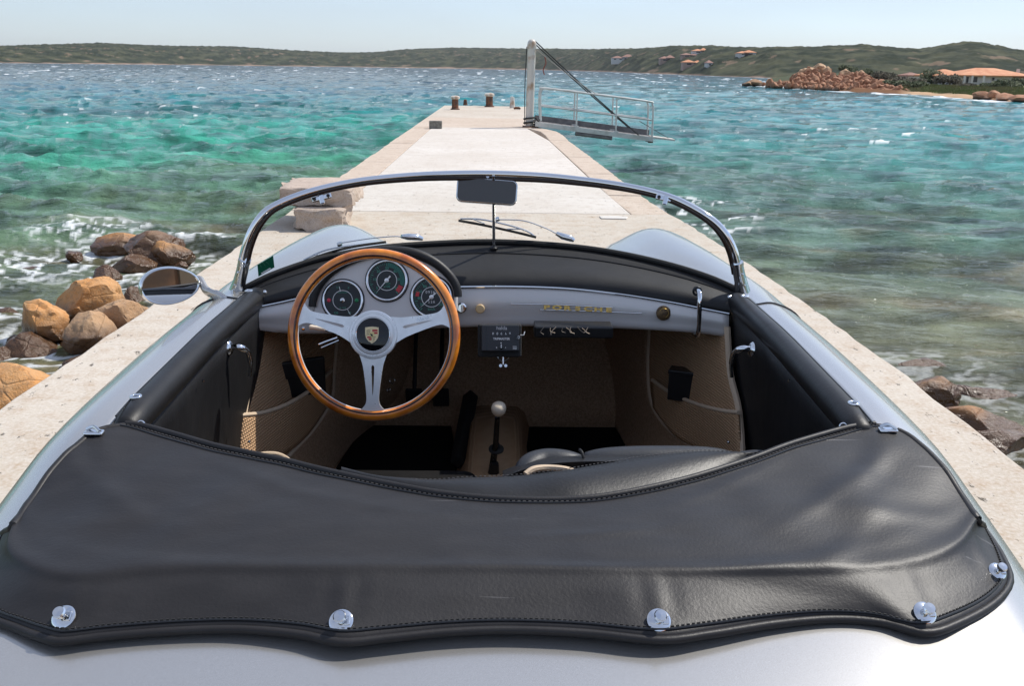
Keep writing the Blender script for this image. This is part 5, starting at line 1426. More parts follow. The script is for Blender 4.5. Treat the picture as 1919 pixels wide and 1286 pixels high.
# pockets: the lower carpet flap on each kick panel
def pocket(top, bot):
    T = spl(UU(top), 8); B = spl(UU(bot), 8)
    rw = ruled(UU(top), UU(bot), 24, 10)
    rw = [[p + Vector((0, -0.022 * (1 - k / 9) - 0.008, 0)) for p in r] for k, r in enumerate(rw)]
    build('map_pocket', patch(rw), M['carpet'], TRIM, smooth=60, mods=(soli(0.006, 0),))
    build('edge_binding', tube([p + Vector((0, -0.034, 0.002)) for p in T], 0.0055, 8), M['binding'], TRIM)
pocket([(459, 771, 2.17), (500, 766, 2.26), (545, 750, 2.38), (590, 722, 2.53), (624, 690, 2.69)], [(450, 872, 2.085), (480, 866, 2.15), (520, 858, 2.28), (575, 815, 2.48), (619, 752, 2.65)])
pocket([(1219, 707, 2.69), (1258, 733, 2.55), (1305, 752, 2.41), (1345, 762, 2.28), (1378, 766, 2.185)], [(1224, 762, 2.65), (1262, 812, 2.50), (1305, 838, 2.38), (1345, 855, 2.25), (1388, 870, 2.09)])
p = [Uy(455, 858, 2.07), Uy(500, 850, 2.1), Uy(530, 855, 2.12), Uy(560, 878, 2.14)]
build('sill_binding', tube(spl(p, 6), 0.005, 8), M['binding'], TRIM)
build('sill_carpet', patch(ruled([q for q in p], [q + Vector((0, -0.05, -0.25)) for q in p], 12, 4)), M['carpet'], TRIM, smooth=60)
for (px, py, y) in ((467, 828, 2.08), (1365, 829, 2.10)):
    build('snap_stud', lathe([(0.004, 0), (0.003, 0.003), (0, 0.004)], Uy(px, py, y), (0, -1, 0.3), 12), M['chrome'], TRIM)
# scuttle panels above the carpet at each end of the dash (dark)
build('scuttle_lining', patch([[Vector((x, 3.25, 0.68)) for x in np.linspace(-0.62, 0.62, 5)], [Vector((x, 2.66, 0.80)) for x in np.linspace(-0.62, 0.62, 5)]]), M['black'], TRIM, smooth=0)
# floor, toe board, tunnel, rear wall
FZ = 0.235
build('floor_carpet', patch([[Vector((x, y, FZ)) for x in np.linspace(-0.60, 0.60, 9)] for y in (1.2, 2.0, 3.0)]), M['carpet2'], TRIM, smooth=0, mods=(soli(0.01),))
build('toe_board', patch([[Vector((x, 2.98 + 0.20 * t, FZ + 0.46 * t + 0.0)) for x in np.linspace(-0.60, 0.60, 9)] for t in np.linspace(0, 1, 6)]), M['carpet2'], TRIM, smooth=60, mods=(soli(0.01),))
tn = []
for y in np.linspace(1.2, 3.06, 16):
    h = 0.345 if y < 2.80 else 0.345 - 0.04 * ((y - 2.8) / 0.26)
    w = 0.088 if y < 2.8 else 0.088 + 0.02 * (y - 2.8) / 0.26
    cx = X0 - 0.005
    tn.append([Vector((cx + dx, y, z)) for dx, z in ((-w - 0.02, FZ), (-w, FZ + 0.05), (-w + 0.01, h - 0.015), (-w + 0.03, h), (0, h + 0.004), (w - 0.03, h), (w - 0.01, h - 0.015), (w, FZ + 0.05), (w + 0.02, FZ))])
build('tunnel_carpet', patch(tn), M['carpet'], TRIM, smooth=60)
build('edge_binding', tube(spl([Uy(868, 788, 2.96), Uy(880, 796, 2.93), Uy(925, 800, 2.90), Uy(955, 808, 2.88), Uy(966, 822, 2.86)], 6), 0.005, 8), M['binding'], TRIM)
build('bulkhead', patch([[Vector((x, 1.14, z)) for x in np.linspace(-0.6, 0.6, 5)] for z in (0.24, 0.83)]), M['black'], TRIM, smooth=0, mods=(soli(0.01),))
for sx in (-1, 1):
    xs = X0 + sx * 0.612
    rws = []
    for z in np.linspace(0.25, 0.85, 10):
        rws.append([Vector((xs + sx * 0.016 * math.sin(z * 4) + 0.004 * mnoise.noise(Vector((y * 4, z * 3, sx))), y, z)) for y in np.linspace(1.42, 2.36, 36)])
    dr = build('door_card', patch(rws), M['door'], CAR, smooth=60, mods=(soli(0.01, 0),))
    # padded roll on top of the door
    ys = np.linspace(1.43, 2.335, 26)
    pts = [Vector((X0 + sx * float(np.interp(y, [1.3, 1.5, 1.9, 2.335], [0.598, 0.606, 0.617, 0.620])), y, float(np.interp(y, [1.3, 1.5, 2.0, 2.335], [0.849, 0.858, 0.860, 0.854])))) for y in ys]
    roll = build('door_top_roll', tube([pts[0] - Vector((0, 0.01, 0))] + pts + [pts[-1] + Vector((0, 0.014, -0.002)), pts[-1] + Vector((0, 0.022, -0.006))], [0.015, 0.022, 0.025] + [0.0265] * (len(pts) - 2) + [0.026, 0.012], 18), M['leather'], CAR, smooth=70)
    build('roll_seam', tube([p + Vector((sx * 0.016, 0, 0.0215)) for p in pts], 0.0018, 6), M['black'], roll)
    for y in (2.30, 1.50):
        q = min(pts, key=lambda v: abs(v.y - y)) + Vector((sx * 0.007, 0, 0.0252))
        gm = build('grommet', torus(q + Vector((0, 0, 0.001)), EX, EY, 0.0078, 0.0028, 28, 10), M['chrome'], roll)
        build('grommet_hole', lathe([(0.0068, 0), (0.0068, 0.002), (0, 0.002)], q - Vector((0, 0, 0.002)), EZ, 20), M['gloss'], gm)
    build('snap_stud', lathe([(0.006, 0), (0.005, 0.004), (0, 0.006)], pts[-1] + Vector((-sx * 0.024, -0.002, 0.015)), (-sx, -0.2, 0.5), 14), M['chrome'], roll)
# window handles
def handle(px, py, y, sx):
    c = Uy(px, py, y); ax = Vector((-sx, -0.12, 0.15)).normalized()
    h = build('door_handle', lathe([(0.0165, 0), (0.017, 0.003), (0.014, 0.007), (0.010, 0.009)], c, ax, 24), M['chrome'], CAR)
    e = c + ax * 0.008
    build('lever', tube(spl([e, e + Vector((-sx * 0.018, 0.0, 0.0)), e + Vector((-sx * 0.030, 0.015, -0.014)), e + Vector((-sx * 0.034, 0.02, -0.045)), e + Vector((-sx * 0.030, 0.02, -0.075))], 6), [0.0075] * 10 + [0.0060] * 8 + [0.0042] * 7, 12), M['chrome'], h)
handle(428, 652, 2.03, -1); handle(1411, 655, 2.03, 1)
for (px, py, y, sx) in ((361, 714, 1.80, -1), (1477, 714, 1.80, 1)):
    c = Uy(px, py, y)
    build('striker_screw', lathe([(0.004, 0), (0.0035, 0.003), (0, 0.004)], Vector((X0 + sx * 0.597, c.y, c.z)), (-sx, 0, 0), 10), M['chrome'], CAR)
# dark hinge pillar strips at the front of the doors
for sx in (-1, 1):
    build('hinge_pillar', box((X0 + sx * 0.636, 2.35, 0.55), (0.03, 0.05, 0.58)), M['black'], CAR, smooth=0, mods=(bev(0.006),))
# pedals, switch rings
def pedal(px, py, y, w, h):
    c = Uy(px, py, y); p_ = build('pedal', box(c, (w, 0.012, h), (EX, Vector((0, 1, 0.35)).normalized(), Vector((0, -0.35, 1)).normalized())), M['rubber'], CAR, smooth=0, mods=(bev(0.004),))
    build('pedal_arm', tube([c, c + Vector((0, 0.14, 0.25))], 0.007, 8), M['black'], p_)
pedal(776, 745, 2.93, 0.055, 0.07); pedal(826, 745, 2.93, 0.055, 0.07)
a = Uy(858, 868, 2.62); b_ = Uy(882, 742, 2.98)
build('accelerator_pedal', tube([a, a.lerp(b_, 0.3), b_], [0.026, 0.028, 0.028], 4, sx=1.0), M['rubber'], CAR, smooth=0, mods=(bev(0.006),))
for (px, py, r_) in ((735, 713.5, 0.0085), (728, 731, 0.005)):
    c = Uy(px, py, 2.92); build('floor_switch', torus(c, CX, CY, r_, 0.0016, 28, 8), M['chrome_d'], CAR)
# gear lever
g0 = Uy(921, 890, 2.40); g1 = Uy(929, 832, 2.37); g2 = Uy(932, 783, 2.31)
gl = build('gear_lever', tube([g0, g1, g2], [0.011, 0.008, 0.0065], 14), M['gloss'], CAR)
gk = Uy(934.5, 766, 2.295)
build('gear_knob', lathe([(0.006, -0.022), (0.012, -0.019), (0.0185, -0.009), (0.0200, 0.002), (0.0175, 0.010), (0.010, 0.0155), (0, 0.017)], gk, (0.03, -0.45, 1), 32), M['cream'], gl)
build('lever_collar', lathe([(0.021, 0), (0.021, 0.004), (0.012, 0.009), (0.009, 0.02)], Uy(930, 838, 2.385) - Vector((0, 0, 0.008)), (0, -0.3, 1), 24), M['rubber'], gl)
build('gear_boot', lathe([(0.024, 0), (0.020, 0.02), (0.013, 0.08), (0.011, 0.09)], g0 - Vector((0, 0, 0.04)), g1 - g0, 16), M['black'], gl)

# ---------------------------------------------------------------- seats
def seat(cx, y0, top, w, lab, label, tilt=0.0):
    """bucket seat seen from behind: backrest shell with side bolsters and a pale rear shell edge"""
    st = empty('seat', (cx, y0, 0.3)); st.parent = CAR; st.location = Vector((cx, y0, 0.3)) - ORG[CAR.name]
    if label: st['label'] = label
    rows = []
    for k in range(15):                       # backrest: from cushion level up and over the top
        t = k / 14; r = []
        for j in range(21):
            u = (j / 20 - 0.5) * 2
            hx = w / 2 * (1 - 0.10 * t)
            z = 0.42 + (top - 0.42) * math.sin(min(1, t * 1.02) * math.pi / 2) - 0.03 * abs(u) ** 5
            y = y0 + 0.10 - 0.09 * t - 0.05 * (abs(u) ** 3) * 0.6 - (0.035 * (t - 0.8) / 0.2 if t > 0.8 else 0)
            y += 0.03 * abs(u) ** 4
            r.append(Vector((cx + u * hx, y, z)))
        rows.append(r)
    back = build('backrest', patch(rows), M['leather'], st, smooth=60, mods=(('SOLIDIFY', dict(thickness=0.07, offset=0.0)), bev(0.02, 3), subs(1)))
    return st, back
rs, rb = seat(0.255, 1.60, 0.705, 0.50, '', None)
ds, db = seat(-0.26, 1.56, 0.675, 0.46, '', None)
for cx in (-0.27, 0.27):
    build('seat_cushion', box((cx, 1.95, 0.40), (0.46, 0.46, 0.12)), M['leather'], rs if cx > 0 else ds, smooth=40, mods=(('BEVEL', dict(width=0.04, segments=4)),))
# top cushions of the passenger backrest: bolster, centre panel, outer bolster
def top_roll(pts, rad, name, mat, par, sx=1.0):
    return build(name, tube(spl(pts, 7), [rad * (0.55 + 0.45 * math.sin(math.pi * min(1, max(0, i / (7 * (len(pts) - 1))) * 1.0) ) ** 0.35) if 0 < i < 7 * (len(pts) - 1) else rad * 0.35 for i in range(7 * (len(pts) - 1) + 1)], 16, sx=sx), M[mat], par, smooth=70)
Y_ = 1.62
top_roll([Uy(982, 900, Y_ - 0.03), Uy(992, 878, Y_ + 0.0), Uy(1018, 868, Y_ + .02), Uy(1055, 868, Y_ + .02), Uy(1092, 874, Y_ + .02)], 0.027, 'side_bolster', 'seatgrey', rb)
top_roll([Uy(1090, 874, Y_ + 0.02), Uy(1150, 870, Y_ + .02), Uy(1240, 869, Y_ + .02), Uy(1330, 870, Y_ + .02), Uy(1382, 876, Y_ + .02)], 0.034, 'centre_panel', 'seatgrey', rb)
top_roll([Uy(1374, 868, Y_ + 0.02), Uy(1400, 866, Y_ + .02), Uy(1430, 866, Y_ + .01), Uy(1455, 880, Y_ - .02)], 0.022, 'side_bolster', 'seatgrey', rb)
build('piping', tube(spl([Uy(1086, 843, Y_ - 0.01), Uy(1091, 850, Y_ - 0.02), Uy(1095, 868, Y_ - 0.03), Uy(1094, 884, Y_ - .03)], 5), 0.0028, 8), M['leather'], rb)
build('shell_edge', tube(spl([Uy(985, 890, 1.52), Uy(1000, 880, 1.53), Uy(1025, 877, 1.54), Uy(1060, 880, 1.54), Uy(1090, 890, 1.54)], 6), 0.006, 8), M['binding'], rb)

# ---------------------------------------------------------------- hood cover (the buttoned tonneau)
ncl, nrw = 161, 15
front_px = [(235, 797), (268, 801), (330, 818), (400, 838), (470, 853), (540, 868), (600, 883), (700, 905), (820, 927), (930, 938), (1050, 940), (1150, 931), (1280, 903), (1400, 866), (1480, 836), (1560, 812), (1600, 802), (1640, 797)]
front_z = [.868, .866, .862, .858, .855, .852, .85, .848, .847, .846, .846, .848, .852, .857, .862, .866, .868, .868]
ridge_px = [(24, 986), (14, 1030), (60, 1065), (150, 1082), (270, 1072), (400, 1066), (560, 1066), (760, 1066), (960, 1066), (1160, 1070), (1330, 1072), (1480, 1070), (1600, 1066), (1720, 1052), (1795, 1022), (1832, 975)]
rear_px = [(5, 1000), (-30, 1090), (-22, 1155), (30, 1180), (95, 1203), (125, 1205), (200, 1196), (330, 1186), (450, 1183), (560, 1192), (640, 1207), (720, 1200), (840, 1188), (960, 1184), (1100, 1190), (1235, 1203), (1330, 1192), (1450, 1173), (1560, 1164), (1650, 1170), (1735, 1190), (1800, 1170), (1862, 1135), (1892, 1085), (1878, 1040), (1842, 985)]
def crv(l, n, zs=None):
    return resample(spl([Vector((a, b, 0)) for a, b in l], 8), n)
def px_curve(lst, n):
    """resample by column so that neighbours in different rows belong together"""
    P = spl([Vector((a, b, 0)) for a, b in lst], 10)
    return resample(P, n)
Fp = px_curve(front_px, ncl); Rp_ = px_curve(ridge_px, ncl); Ep = px_curve([(a, b - (10 if b > 1120 else 0)) for a, b in rear_px], ncl)
fz = [float(np.interp(p.x, [q[0] for q in front_px], front_z)) for p in Fp]
FE = [Uz(p.x, p.y, z) for p, z in zip(Fp, fz)]
def zr(x): return 0.842 - 0.012 * abs((x - 940) / 940) ** 2
def ze(x): return 0.812 - 0.014 * abs((x - 940) / 940) ** 2
RG = [Uz(p.x, p.y, zr(p.x)) for p in Rp_]
RE_ = [Uz(p.x, p.y, ze(p.x)) for p in Ep]
rows = []
def wr(p, k): return 0.0008 * mnoise.noise(Vector((p.x * 6, p.y * 9, 3))) + 0.0007 * mnoise.noise(Vector((p.x * 17, p.y * 24, 5)))
SN = [(118, 1163), (637, 1166), (1235, 1162), (1730, 1148), (1868, 1077)]
nA, nB = 22, 14
SIDE_L = [(235, 797, .868), (178, 811, .866), (138, 845, .858), (100, 883, .848), (62, 935, .834), (25, 985, .830)]
SIDE_R = [(1640, 797, .868), (1688, 809, .866), (1730, 842, .858), (1768, 883, .848), (1800, 930, .834), (1832, 975, .830)]
SIDE_L = resample(spl([Uz(*q) for q in SIDE_L], 8), nA + 1); SIDE_R = resample(spl([Uz(*q) for q in SIDE_R], 8), nA + 1)
for k in range(nA + 1):                  # top: front edge to ridge
    t = k / nA; r = []
    for i, (a, b) in enumerate(zip(FE, RG)):
        p = a.lerp(b, t)
        u = i / (ncl - 1)
        p += (SIDE_L[k] - FE[0].lerp(RG[0], t)) * math.exp(-(u / 0.09) ** 1.5) + (SIDE_R[k] - FE[-1].lerp(RG[-1], t)) * math.exp(-((1 - u) / 0.09) ** 1.5)
        p.z += 0.003 * math.sin(math.pi * t) + 0.002 * math.sin(math.pi * t) * mnoise.noise(Vector((u * 6, t * 1.5, 7)))
        p.z += 0.004 * sstep(0.88, 1.0, t)      # the fold stands a little proud
        for cu, ct, ang, am in ((0.06, 0.5, 0.5, .0035), (0.90, 0.45, -0.6, .004), (0.12, 0.9, 0.2, .003), (0.84, 0.92, -0.25, .004), (0.35, 0.3, 0.12, .0018), (0.62, 0.55, -0.1, .0018), (0.03, 0.25, 1.1, .003), (0.05, 0.75, -0.5, .0025), (0.95, 0.3, -1.0, .003), (0.93, 0.7, 0.6, .003), (0.80, 0.15, -0.35, .0022), (0.20, 0.2, 0.35, .0022), (0.88, 0.8, -0.9, .0022)):
            a_ = (u - cu) * 1.4; b_2 = (t - ct) * 0.4; q1 = a_ * math.cos(ang) + b_2 * math.sin(ang); q2 = -a_ * math.sin(ang) + b_2 * math.cos(ang)
            p.z += am * math.exp(-(q1 / 0.13) ** 2) * math.exp(-(q2 / 0.018) ** 2)
        # pulls running from the front corners towards the ridge
        for cu, sg in ((0.0, 1), (1.0, -1)):
            du = abs(u - cu); p.z += 0.0022 * math.exp(-(du / 0.22) ** 2) * math.sin(du * 70 + t * 3) * math.sin(math.pi * t)
        p.z += wr(p, k); r.append(p)
    rows.append(r)
for k in range(1, nB + 1):               # rear skirt: ridge to hem
    t = k / nB; r = []
    for i, (a, b) in enumerate(zip(RG, RE_)):
        p = a.lerp(b, t)
        n_ = Vector((p.x * 0.6, p.y - 1.6, 0.35)).normalized()
        p += n_ * (0.001 * math.sin(math.pi * t) + 0.0025 * math.sin(math.pi * t) * mnoise.noise(Vector((i * 0.06, t * 2, 2))))
        p.z += 0.004 * (1 - sstep(0, 0.10, t))
        for (sx_, sy_) in SN:              # puckers above each fastener
            f_ = Uz(sx_, sy_, 0.81); dx = p.x - f_.x
            p += n_ * (0.0016 * math.exp(-(dx / 0.028) ** 2) * math.sin(math.pi * min(1, t * 1.2)) * math.cos(dx * 160))
        p.z += wr(p, k) * (1 - t)
        r.append(p)
    rows.append(r)
# hem turns under
rows.append([p + Vector((0, 0.004, -0.010)) for p in rows[-1]])
rows.append([p + Vector((0, 0.012, -0.014)) for p in rows[-2]])
COVERS = rows
cover = build('hood_cover', patch(rows), M['cover'], CAR, smooth=70, mods=(subs(1),), label='black vinyl cover buttoned over the folded hood')
build('hem', tube([p + Vector((0, -0.002, -0.004)) for p in rows[nA + nB]], 0.0052, 8), M['cover'], cover, smooth=70)
for ci, nm in ((0, 'side_hem'), (ncl - 1, 'side_hem')):
    build(nm, tube([rows[k][ci] + Vector((0, 0, -0.003)) for k in range(0, nA + nB + 1)], 0.006, 8), M['cover'], cover, smooth=70)
hem_in = [rows[nA + nB][i].lerp(rows[nA + nB - 3][i], 0.50) for i in range(ncl)]
build('hem_seam', tube([p + Vector((0, -0.0016, 0.0004)) for p in hem_in], 0.0016, 6), M['black'], cover)
build('front_piping', tube([p + Vector((0, 0.002, 0.0016)) for p in FE], 0.0052, 8), M['cover'], cover, smooth=70)
fe2 = [rows[0][i].lerp(rows[1][i], 0.9) for i in range(ncl)]
build('front_seam', tube([p + Vector((0, 0, 0.0008)) for p in fe2], 0.0014, 6), M['black'], cover)
def stitches(path, step, r, mat, off):
    g = G(); P = resample(path, int(sum((b - a).length for a, b in zip(path[:-1], path[1:])) / step))
    for a, b in zip(P[:-1], P[1:]):
        t = (b - a); m_ = (a + b) / 2 + off
        if t.length < 1e-6: continue
        tt, s1, s2 = frame_of(t)
        g.add(box(m_, (t.length * 0.55, r, r), (tt, s1, s2)))
    build('stitching', g.geo(), mat, cover, smooth=0, kind='stuff')
THR = principled('grey_thread', (0.09, 0.085, 0.085, 1), 0.8)
THB = principled('dark_thread', (0.012, 0.012, 0.012, 1), 0.8)
stitches([rows[0][i].lerp(rows[1][i], 0.45) for i in range(ncl)], 0.0075, 0.0011, THR, Vector((0, 0, 0.0012)))
stitches([rows[nA + nB][i].lerp(rows[nA + nB - 3][i], 0.62) for i in range(ncl)], 0.0065, 0.0016, THB, Vector((0, -0.0015, 0.001)))
# curtain of hood cloth hanging in front of the cover edge, above the seats
cf = [(640, 878), (700, 893), (765, 898), (820, 899), (870, 895), (960, 891), (1050, 881), (1130, 868), (1220, 854), (1300, 845), (1360, 846), (1420, 851), (1480, 836)]
cb = [(640, 892), (700, 906), (765, 918), (820, 928), (870, 934), (960, 942), (1050, 943), (1130, 936), (1220, 920), (1300, 900), (1360, 882), (1420, 862), (1480, 840)]
A_ = resample(spl([Uz(a, b, 0.835 + (0.012 if a > 1000 else 0)) for a, b in cf], 8), 70); B_ = resample(spl([Uz(a, b, 0.838) for a, b in cb], 8), 70)
rws = []
for k in range(9):
    t = k / 8
    rws.append([a.lerp(b, t) + Vector((0, 0, 0.010 * math.sin(math.pi * t) - 0.006 * t)) for a, b in zip(A_, B_)])
rws = [[p + Vector((0, 0.006, -0.03)) for p in A_], [p + Vector((0, 0.006, -0.008)) for p in A_]] + rws
drape = build('hood_cloth', patch(rws), M['leather'], CAR, smooth=70, mods=(subs(1),))
P = resample(A_, 110); g = G()
for a, b in zip(P[:-1], P[1:]):
    tt, s1, s2 = frame_of(b - a); g.add(box((a + b) / 2 + Vector((0, -0.006, 0.0032)), ((b - a).length * 0.5, 0.001, 0.001), (tt, s1, s2)))
build('stitching', g.geo(), THR, drape, smooth=0, kind='stuff')
# fasteners on the cover
def fastener(px, py, sc=1.0):
    c = Uz(px, py, 0.80)
    # bring it onto the skirt: nearest cover point on this sight line
    best = min(((p - CO).normalized().dot(ray(px, py).normalized()), tuple(p)) for r in rows[nA:nA + nB + 1] for p in r)
    cand = max(((p - CO).normalized().dot(ray(px, py).normalized()), tuple(p)) for r in rows[nA - 2:nA + nB + 1] for p in r)
    c = Vector(cand[1]); n = (Vector((c.x * 0.25, -0.75, 1.0))).normalized()
    c = c + n * 0.002
    fs = build('snap_fastener', lathe([(0.0165 * sc, 0), (0.0165 * sc, 0.0015), (0.014 * sc, 0.003), (0.008 * sc, 0.0036), (0.006 * sc, 0.0042)], c, n, 28), M['chrome'], cover)
    st = (n + CZ * 0.3 + CY * 0.35).normalized()
    build('turn_button', lathe([(0.0045 * sc, 0), (0.0045 * sc, 0.009), (0.0085 * sc, 0.0095), (0.009 * sc, 0.012), (0.0075 * sc, 0.014), (0, 0.0145)], c + n * 0.002, st, 24), M['chrome'], fs)
    ring_c = c + n * 0.004
    t_ = CX - n * n.dot(CX); t_.normalize(); b2 = n.cross(t_)
    build('washer_lobe', box(ring_c + t_ * 0.008 * sc, (0.010 * sc, 0.014 * sc, 0.003), (t_, b2, n)), M['chrome'], fs, smooth=0, mods=(bev(0.003, 3),))
for (px, py) in SN: fastener(px, py, 0.84 if py > 1100 else 0.72)
for (px, py, z) in ((176, 811, 0.872), (1664, 806, 0.872)):
    c = Uz(px, py, z); sgn = -1 if px < 900 else 1
    f_ = build('hook_fitting', box(c, (0.03, 0.016, 0.006)), M['chrome'], cover, smooth=40, mods=(bev(0.003, 3),))
    build('hook', tube(spl([c + Vector((-0.012, 0.004, 0.004)), c + Vector((0, 0.002, 0.009)), c + Vector((0.012, -0.006, 0.004))], 5), 0.003, 8), M['chrome_d'], f_)
for (px, py, z) in ((264, 796, 0.868), (1580, 800, 0.868)):
    c = Uz(px, py, z); build('eyelet', torus(c, CX, CY, 0.0055, 0.0016, 20, 8), M['chrome'], cover)
# ---------------------------------------------------------------- windscreen
fl = [(446, 548), (449, 520), (454, 492), (461, 462), (473, 431), (492, 403), (513, 387), (548, 371), (589, 357.5), (640, 345.5), (700, 336), (786, 328.5), (870, 325.5), (940, 326), (1020, 330), (1096, 338), (1160, 347), (1215, 358), (1262, 372), (1305, 393), (1340, 417), (1362, 443), (1375, 470), (1382, 497), (1386, 522), (1389, 547)]
FR = spl([W(a, b) for a, b in fl], 6)
N_ = len(FR)
frame = build('windscreen_frame', tube(FR, [0.0125 - 0.0035 * math.sin(math.pi * i / (N_ - 1)) ** 0.6 for i in range(N_)], 16), M['chrome'], CAR, smooth=80)
inn = []
for i, p in enumerate(FR):
    u = i / (N_ - 1); c = Vector((X0, 2.52, 0.93)); d = (c - p).normalized(); inn.append(p + d * 0.013)
build('inner_dark_line', tube(inn[8:-8], 0.0062, 10), principled('brown_reflection_line', (0.03, 0.016, 0.011, 1), 0.25), frame, smooth=80)  # brown-black line painted as the dark reflection under the frame
# foot brackets
for ft in ([(443, 549), (449, 528), (455, 505), (458, 490)], [(1391, 547), (1388, 528), (1384, 510), (1382, 496)]):
    q = [W(a, b) for a, b in ft]
    br = build('foot_bracket', tube(q, [0.0205, 0.0165, 0.0155, 0.0145], 16), M['chrome'], frame)
    build('bracket_collar', tube([q[-1].lerp(q[-2], 0.1), q[-1] + (q[-1] - q[-2]) * 0.3], 0.0160, 16), M['chrome'], br)
    sx = -1 if ft[0][0] < 900 else 1
    for t in (0.3, 0.7):
        build('screw', lathe([(0.003, 0), (0.0025, 0.0015), (0, 0.002)], q[0].lerp(q[-1], t) + Vector((sx * 0.006, -0.0155, 0)), (sx * 0.3, -1, 0.3), 10), M['chrome_d'], br)
# hood catch brackets on the frame
for (px, py, rot) in ((604, 369, -0.25), (1246, 371, 0.22)):
    c = W(px, py) + Vector((0, -0.012, 0)); ex = (CX * math.cos(rot) - CY * math.sin(rot)).normalized(); ey = CZ.cross(ex)
    k_ = build('hood_catch', box(c, (0.052, 0.014, 0.006), (ex, ey, CZ)), M['chrome'], frame, smooth=40, mods=(bev(0.0065, 4),))
    build('catch_lug', box(c - ey * 0.005 + CZ * 0.004, (0.012, 0.024, 0.006), (ex, ey, CZ)), M['chrome'], k_, smooth=0, mods=(bev(0.002),))
    for s_ in (-1, 1): build('screw', lathe([(0.0048, 0), (0.004, 0.002), (0, 0.003)], c + ex * (0.018 * s_) + CZ * 0.003, CZ, 14), M['gloss'], k_)
# glass pane between frame and foot
gi = resample(FR[5:-5], 81); gb = resample(BASE, 81)
gr_ = [[b.lerp(a, t) for a, b in zip(gi, gb)] for t in np.linspace(0, 1, 10)]
gr_ = [[Vector((p.x, Wy(p.x, p.z), p.z)) for p in r] for r in gr_]
pane = build('windscreen_glass', patch(gr_), M['glass'], CAR, smooth=80)
# green sticker in the lower left corner of the glass
sq = [(483, 496), (512.5, 478.5), (515, 500.5), (485, 518)]
Q = [W(a, b) + Vector((0, -0.004, 0)) for a, b in sq]
st_ = build('sticker', ([*Q] + [p + Vector((0, 0.0008, 0)) for p in Q], [(0, 3, 2, 1), (4, 5, 6, 7), (0, 1, 5, 4), (1, 2, 6, 5), (2, 3, 7, 6), (3, 0, 4, 7)]), M['greenpaper'], CAR, smooth=0)
LG = principled('sticker_mark', (0.10, 0.30, 0.18, 1), 0.5)
for (a, b, c_, d_) in ((488, 494, 491, 500), (493, 491, 498, 497), (500, 490, 505, 494)):
    build('sticker_print', tube([W(a, b) + Vector((0, -0.006, 0)), W(c_, d_) + Vector((0, -0.006, 0))], 0.0006, 5), LG, st_)
build('sticker_strip', tube([W(491, 512) + Vector((0, -0.007, 0)), W(508, 502) + Vector((0, -0.007, 0))], 0.0022, 6), M['white_print'], st_)
# interior mirror on its rod
mr_t = W(925, 328) + Vector((0, -0.012, 0)); mr_b = Uy(925.5, 462, BASE[len(BASE) // 2].y - 0.03)
rod = build('mirror_rod', tube([mr_b, mr_t], 0.0042, 12), M['chrome_d'], CAR)
build('rod_foot', lathe([(0.011, 0), (0.011, 0.003), (0.006, 0.008)], mr_b - Vector((0, 0, 0.006)), EZ, 18), M['black'], rod)
mc = Ud(912.5, 358.5, 2.50); an = R(4.2)
mx_ = CX * math.cos(an) - CY * math.sin(an); my_ = CX * math.sin(an) + CY * math.cos(an); sM = 2.50 / FPX
def rrect(w, h, r, n=6):
    out = []
    for cx, cy, a0 in ((w / 2 - r, h / 2 - r, 0), (-w / 2 + r, h / 2 - r, 90), (-w / 2 + r, -h / 2 + r, 180), (w / 2 - r, -h / 2 + r, 270)):
        for k in range(n + 1):
            a = R(a0 + 90 * k / n); out.append((cx + r * math.cos(a), cy + r * math.sin(a)))
    return out
im = build('interior_mirror', prism(rrect(114 * sM, 47 * sM, 11 * sM), mc, mx_, my_, CZ, 0.006, -0.012), M['chrome_d'], CAR, smooth=30, mods=(bev(0.003, 3),))
build('mirror_face', prism(rrect(109 * sM, 42.5 * sM, 9 * sM), mc, mx_, my_, CZ, 0.0078, 0.006), M['mirror_painted'], im, smooth=0)
build('mirror_mount', tube([W(914, 330) + Vector((0, -0.01, 0)), mc + CY * 0.03 - CZ * 0.01], 0.004, 10), M['chrome'], im)

# wipers lie outside the glass
def WO(px, py, o=0.012): return W(px, py) + Vector((0, o, 0.0))
def wiper(blade, bridge, arm, pivot, stays=()):
    b = build('wiper_blade', tube(spl([WO(*q) for q in blade], 5), 0.0036, 8), M['rubber'], CAR)
    build('blade_bridge', tube(spl([WO(*q, 0.018) for q in bridge], 5), 0.0024, 8), M['chrome_d'], b)
    for s_ in stays: build('blade_stay', tube([WO(*q, 0.015) for q in s_], 0.0018, 6), M['chrome_d'], b)
    build('wiper_arm', tube(spl([WO(*q, 0.024) for q in arm], 5), 0.0016, 8), M['chrome_d'], b)
    ps = [WO(*q, 0.026) for q in pivot]
    build('arm_head', tube(ps, [0.0055, 0.0095, 0.0095, 0.006], 10), M['chrome'], b)
    return b
wiper([(859, 414.5), (905, 423), (960, 435), (1005, 446)], [(862, 412), (900, 413), (945, 422), (985, 434), (1004, 446)],
      [(928, 414), (980, 416), (1020, 429), (1043, 440)], [(1043, 440), (1055, 446), (1070, 450), (1077, 454)], stays=([(883, 411), (908, 421)], [(975, 431), (950, 431)]))
wiper([(563, 494), (610, 477), (660, 464), (722, 455)], [(566, 490), (600, 474), (632, 466), (680, 460), (715, 456)],
      [(632, 459), (690, 450), (735, 446), (752, 447)], [(750, 446), (762, 447), (782, 448), (790, 451)], stays=([(588, 480), (604, 479)],))
build('wiper_clip', lathe([(0.006, -0.006), (0.007, 0), (0.006, 0.006)], WO(634, 460, 0.02), (1, 0, 0.3), 12), M['chrome'], CAR)
